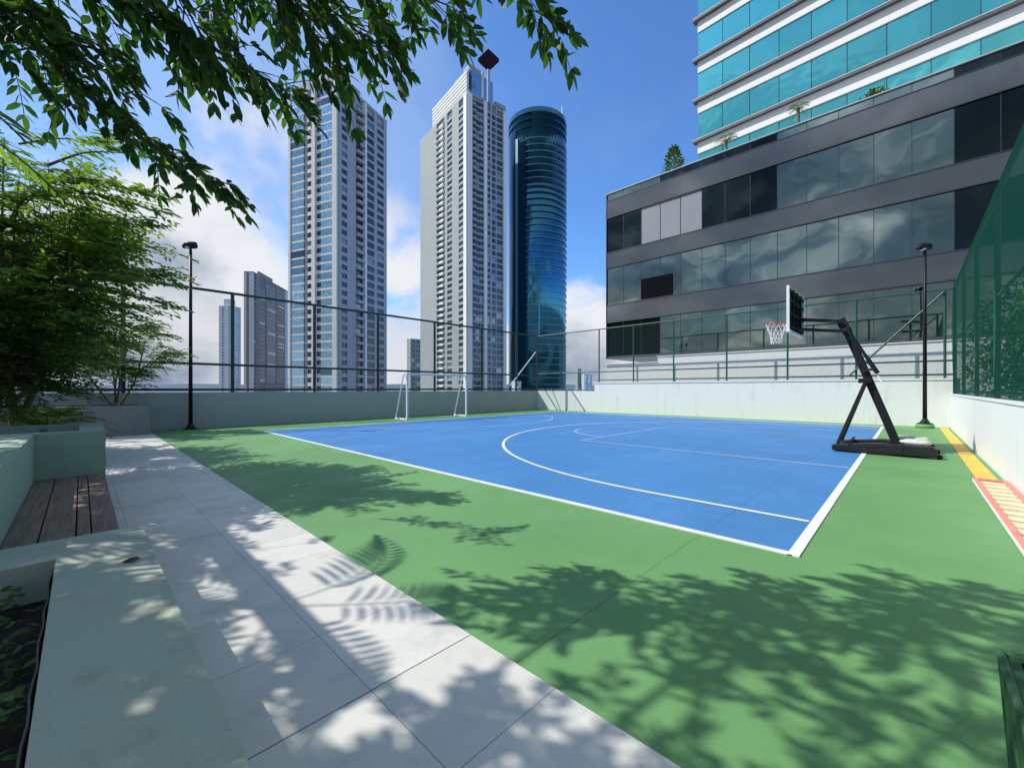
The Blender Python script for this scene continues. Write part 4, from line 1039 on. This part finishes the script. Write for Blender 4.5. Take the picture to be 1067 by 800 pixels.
# bushy tree left, in the long planter
c2 = PD(20, 250, 6.2)
layered_tree(PD(14, 425, 6.6).to_2d().to_3d()+Vector((0,0,.75)), 5, (c2.x, c2.y, 3.3), (1.9, 1.9, 1.9), 1350, 'bushy tree with layered fine foliage filling the left edge of the view', leafL=.125, trunk_r=.06, stems=2, seed=11, nlimb=100,
    sprays=[(PD(60,185,6.0), PD(155,205,5.6), 26), (PD(60,240,6.0), PD(158,236,5.7), 30), (PD(70,290,6.1), PD(180,292,5.8), 34), (PD(60,200,6.2), PD(165,222,5.8), 24), (PD(50,172,4.9), PD(132,160,4.5), 14), (PD(70,300,6.2), PD(185,322,6.0), 26), (PD(40,330,6.2), PD(150,345,5.8), 26), (PD(20,150,6.2), PD(110,150,6.0), 20)])
c3 = PD(95, 345, 9.0)
layered_tree(PD(120, 420, 13.0).to_2d().to_3d()+Vector((0,0,.8)), 3, (PD(120,350,13).x, PD(120,350,13).y, 2.75), (1.5, 1.5, .95), 800, 'small multi stemmed tree in the grey planter box by the lamp post', leafL=.11, trunk_r=.035, stems=5, seed=5, nlimb=26, slen=(.4,.8))
layered_tree((-9.6, -1.6, .6), 3, (-9.6, -1.2, 2.0), (1.5, 1.3, 1.0), 1200, 'dark leafy shrub tree low behind the mint planter', leafL=.09, trunk_r=.05, stems=3, seed=8, nlimb=36, leaf='leaf4')
layered_tree((-13.5, -1.2, .6), 3, (-13.2, -.8, 2.3), (2.2, 1.7, 1.5), 1400, 'deep green small tree between the bushy tree and the grey planter box', leafL=.1, trunk_r=.05, stems=3, seed=9, nlimb=40, leaf='leaf4')

def fern(x, y, z, n, L, label, leaf='leaf3', name='fern', grp=None, cat='fern', up_=.9, leafw=.12):
    t = empty(name, (x,y,z), label, cat, grp); lv = Leaves(); st = MB()
    for i in range(n):
        a = random.uniform(0, 2*math.pi); el = random.uniform(.5, 1.3)*up_; l = L*random.uniform(.7, 1.1); d = Vector((math.cos(a)*math.cos(el), math.sin(a)*math.cos(el), math.sin(el)))
        side = d.cross(UP).normalized(); p = Vector((x,y,z)); pts = []
        for j in range(14):
            f = j/13; c = p+d*l*f-UP*.55*l*f*f; pts.append(c)
            if j > 1:
                for sg in (1,-1): lv.add(c, side*sg+d*.5-UP*.3*f, UP+rv(.2), leafw*L*(1.1-.7*f)*1.6, leafw*L*.35)
        st.tube(pts, .006, 4, cap=False)
    st.build('stems', M['leaf4'], t); lv.build('fronds', M[leaf], t)
fern(-9.3, -.35, .75, 26, .95, 'bright yellow green fern sprouting behind the mint planter')
fern(-11.6, -.3, .8, 22, .9, 'yellow green fern in the grey planter under the bushy tree')
fern(-7.6, -.35, .75, 12, .45, 'small fern in the corner of the mint planter', leaf='leaf4')

def palm():
    base = Vector((-5.9, -1.7, .7)); t = empty('palm', base, 'slender palm with feather fronds just off the left edge of the view', 'palm'); random.seed(4)
    top = base+Vector((.15,.35,2.85)); tr = MB(); tr.tube(smooth_path([base, base+Vector((-.08,.05,1.4)), top]), np.linspace(.07,.05,13).tolist(), 8)
    lv = Leaves(); st = MB(); cr = W(1, 0).normalized()
    dirs = [(cr*math.cos(a)+W(0,1).normalized()*math.sin(a)) for a in (.12, 1.2, 2.8, 3.6, 4.5, 5.5)]
    for d0 in dirs:
        L = 1.7; d = (d0+UP*.75).normalized(); side = d.cross(UP).normalized(); pts = []
        for j in range(20):
            f = j/19; c = top+d*L*f-UP*.75*L*f*f; pts.append(c)
            if j > 3:
                for sg in (1,-1): lv.add(c, side*sg+d0*.75-UP*.35, UP+rv(.08), .40*math.sin(math.pi*(.12+.83*f)), .05)
        st.tube(pts, .008, 5, cap=False)
    tr.build('trunk', M['bark'], t); st.build('frond_stems', M['leaf4'], t); lv.build('fronds', M['leaf2'], t)
palm()

# low plants in the foreground planter
def groundcover():
    random.seed(21); lv = Leaves(); st = MB()
    for i in range(900):
        x = random.uniform(-3.5, .9); y = random.uniform(-1.6, -.13)
        if random.random() < .25 and x < -3.1: continue
        h = random.uniform(.02,.14); p = Vector((x,y,.21+h))
        for k in range(4):
            a = random.uniform(0,6.28); lv.add(p, Vector((math.cos(a),math.sin(a),random.uniform(-.2,.5))), UP+rv(.3), random.uniform(.04,.08), random.uniform(.018,.03))
    o = lv.build('ground_cover', M['leaf4'], None); tag(o, 'low green leafy ground cover growing in the soil of the low mint planter', 'ground cover', kind='stuff')
groundcover()

# shrubs beyond the netted fence
def shrub(x, y, z0, h, rad, n, label, leaf='leaf4', leafL=.12, flowers=0, grp='shrubs beyond the netted fence', name='shrub', seed=0):
    random.seed(seed); t = empty(name, (x,y,z0), label, 'shrub', grp); lv = Leaves(); st = MB()
    for i in range(9):
        e = Vector((x+random.gauss(0,rad*.4), y+random.gauss(0,rad*.6), z0+h*random.uniform(.5,1))); st.tube(smooth_path([(x,y,z0), (Vector((x,y,z0))+e)/2+rv(.1), e], 5), np.linspace(.03,.008,11).tolist(), 5)
    for i in range(n):
        u = rv(1).normalized()*random.random()**.33; c = Vector((x+u.x*rad, y+u.y*rad*1.3, z0+h*.55+u.z*h*.5))
        for k in range(6): lv.add(c+rv(.06), rv(1)+UP*.1, UP+rv(.5), leafL*random.uniform(.7,1.3), leafL*.42)
    st.build('stems', M['bark'], t); lv.build('foliage', M[leaf], t)
    if flowers:
        fl = Leaves()
        for i in range(flowers):
            u = rv(1).normalized(); c = Vector((x+u.x*rad, y+u.y*rad, z0+h*.6+u.z*h*.4))
            for k in range(5): fl.add(c+rv(.01), rv(1), rv(1), .07, .05)
        fl.build('flowers', M['flower'], t)
sr = [(2.3,3.0,4.4,1.0,900,'leaf4',0), (2.4,4.9,3.8,1.0,900,'leaf4',14), (2.5,6.9,4.3,1.1,900,'leaf3',0), (2.4,9.2,3.9,1.1,850,'leaf4',12), (2.6,11.8,4.0,1.2,800,'leaf3',0), (2.6,15.0,3.9,1.4,800,'leaf4',0), (2.6,18.6,3.9,1.5,800,'leaf4',0)]
lbl = ['dark leafy shrub nearest the viewer behind the green net', 'dark shrub with red flowers behind the big green net post', 'yellow green shrub behind the middle of the green net', 'dark shrub dotted with red flowers, third bay from the big net post', 'yellow green shrub further along behind the green net', 'dark green shrub close to the far end of the green net', 'farthest dark shrub, in the corner behind the green net']
for i, (x, y, h, rad, n, lf, fl) in enumerate(sr):
    shrub(x, y, .3, h, rad, n, lbl[i], lf, .13, fl, seed=40+i)
o = MB().box(RX+.26, 8, -6, 21.4, -3, .3).build('planting_bed', M['soil']); tag(o, kind='structure')
# roof terrace plants on the office
def roof_conifer():
    d = 30.5; c = PD(702, 172, d); random.seed(3); t = empty('roof_conifer', (c.x,c.y,14.9), 'small dark conifer on the roof edge of the granite office block', 'tree'); lv = Leaves(); tr = MB()
    base = Vector((c.x, c.y, 14.7)); H = PD(702, 156, d).z-14.7; tr.tube([base, base+UP*H*.95], [.08,.02], 6)
    for i in range(800):
        f = random.random()**.8; r_ = 1.35*(1-f)**.75*random.uniform(.3,1)+.06; a = random.uniform(0,6.28); p = base+UP*(.2+H*f*.98)+Vector((math.cos(a)*r_, math.sin(a)*r_, 0))
        lv.add(p, Vector((math.cos(a),math.sin(a),.4))+rv(.3), UP+rv(.4), .32, .12)
    tr.build('trunk', M['bark'], t); lv.build('crown', M['leaf4'], t)
roof_conifer()
def roof_palm(px, py, d, s, label, seed):
    random.seed(seed); c = PD(px, py, d); t = empty('roof_palm', (c.x,c.y,14.9), label, 'palm', 'small palms on the office roof'); top = Vector((c.x,c.y,max(15.3, c.z))); lv = Leaves(); tr = MB()
    tr.tube([(c.x,c.y,14.7), top], [.09,.07], 6)
    for i in range(9):
        a = i*.7+random.random()*.3; d0 = Vector((math.cos(a), math.sin(a), 0)); el = random.uniform(.2,.9)
        for j in range(10):
            f = j/9; q = top+(d0*math.cos(el)+UP*math.sin(el))*s*f-UP*s*.6*f*f; sd = d0.cross(UP)
            for sg in (1,-1): lv.add(q, sd*sg+d0*.6, UP+rv(.1), s*.38, s*.06)
    tr.build('trunk', M['bark'], t); lv.build('fronds', M['leaf4'], t)
roof_palm(757, 146, 27.2, .75, 'small palm on the office roof, at the left corner of the white tower', 5)
roof_palm(832, 113, 22.8, .6, 'small palm on the office roof, below the middle of the teal windows', 6)
shrub(PD(912,92,19.5).x, 26.2, 14.75, .8, .55, 90, 'leafy shrub on the office roof edge, right of the two roof palms', 'leaf4', .2, 0, 'plants on the office roof', 'roof_shrub', 77)

# pergola frame added unseen beside the seating, its beam casts the walkway shade band
def shadecaster():
    t = empty('shadecaster', (-7.0, -1.24, 0), 'slim black steel pergola beam over the timber bench planters, added unseen to cast the straight shade', 'shadecaster')
    z = 3.4; yb = .87-.62*z
    MB().box(-9.6, -4.5, yb-.09, yb+.09, z-.06, z+.06).build('beam', M['black'], t)
    for x in (-9.5, -4.6): MB().box(x-.04, x+.04, yb-.04, yb+.04, .3, z-.061).build('post', M['black'], t)
shadecaster()

scn.render.engine = 'CYCLES'
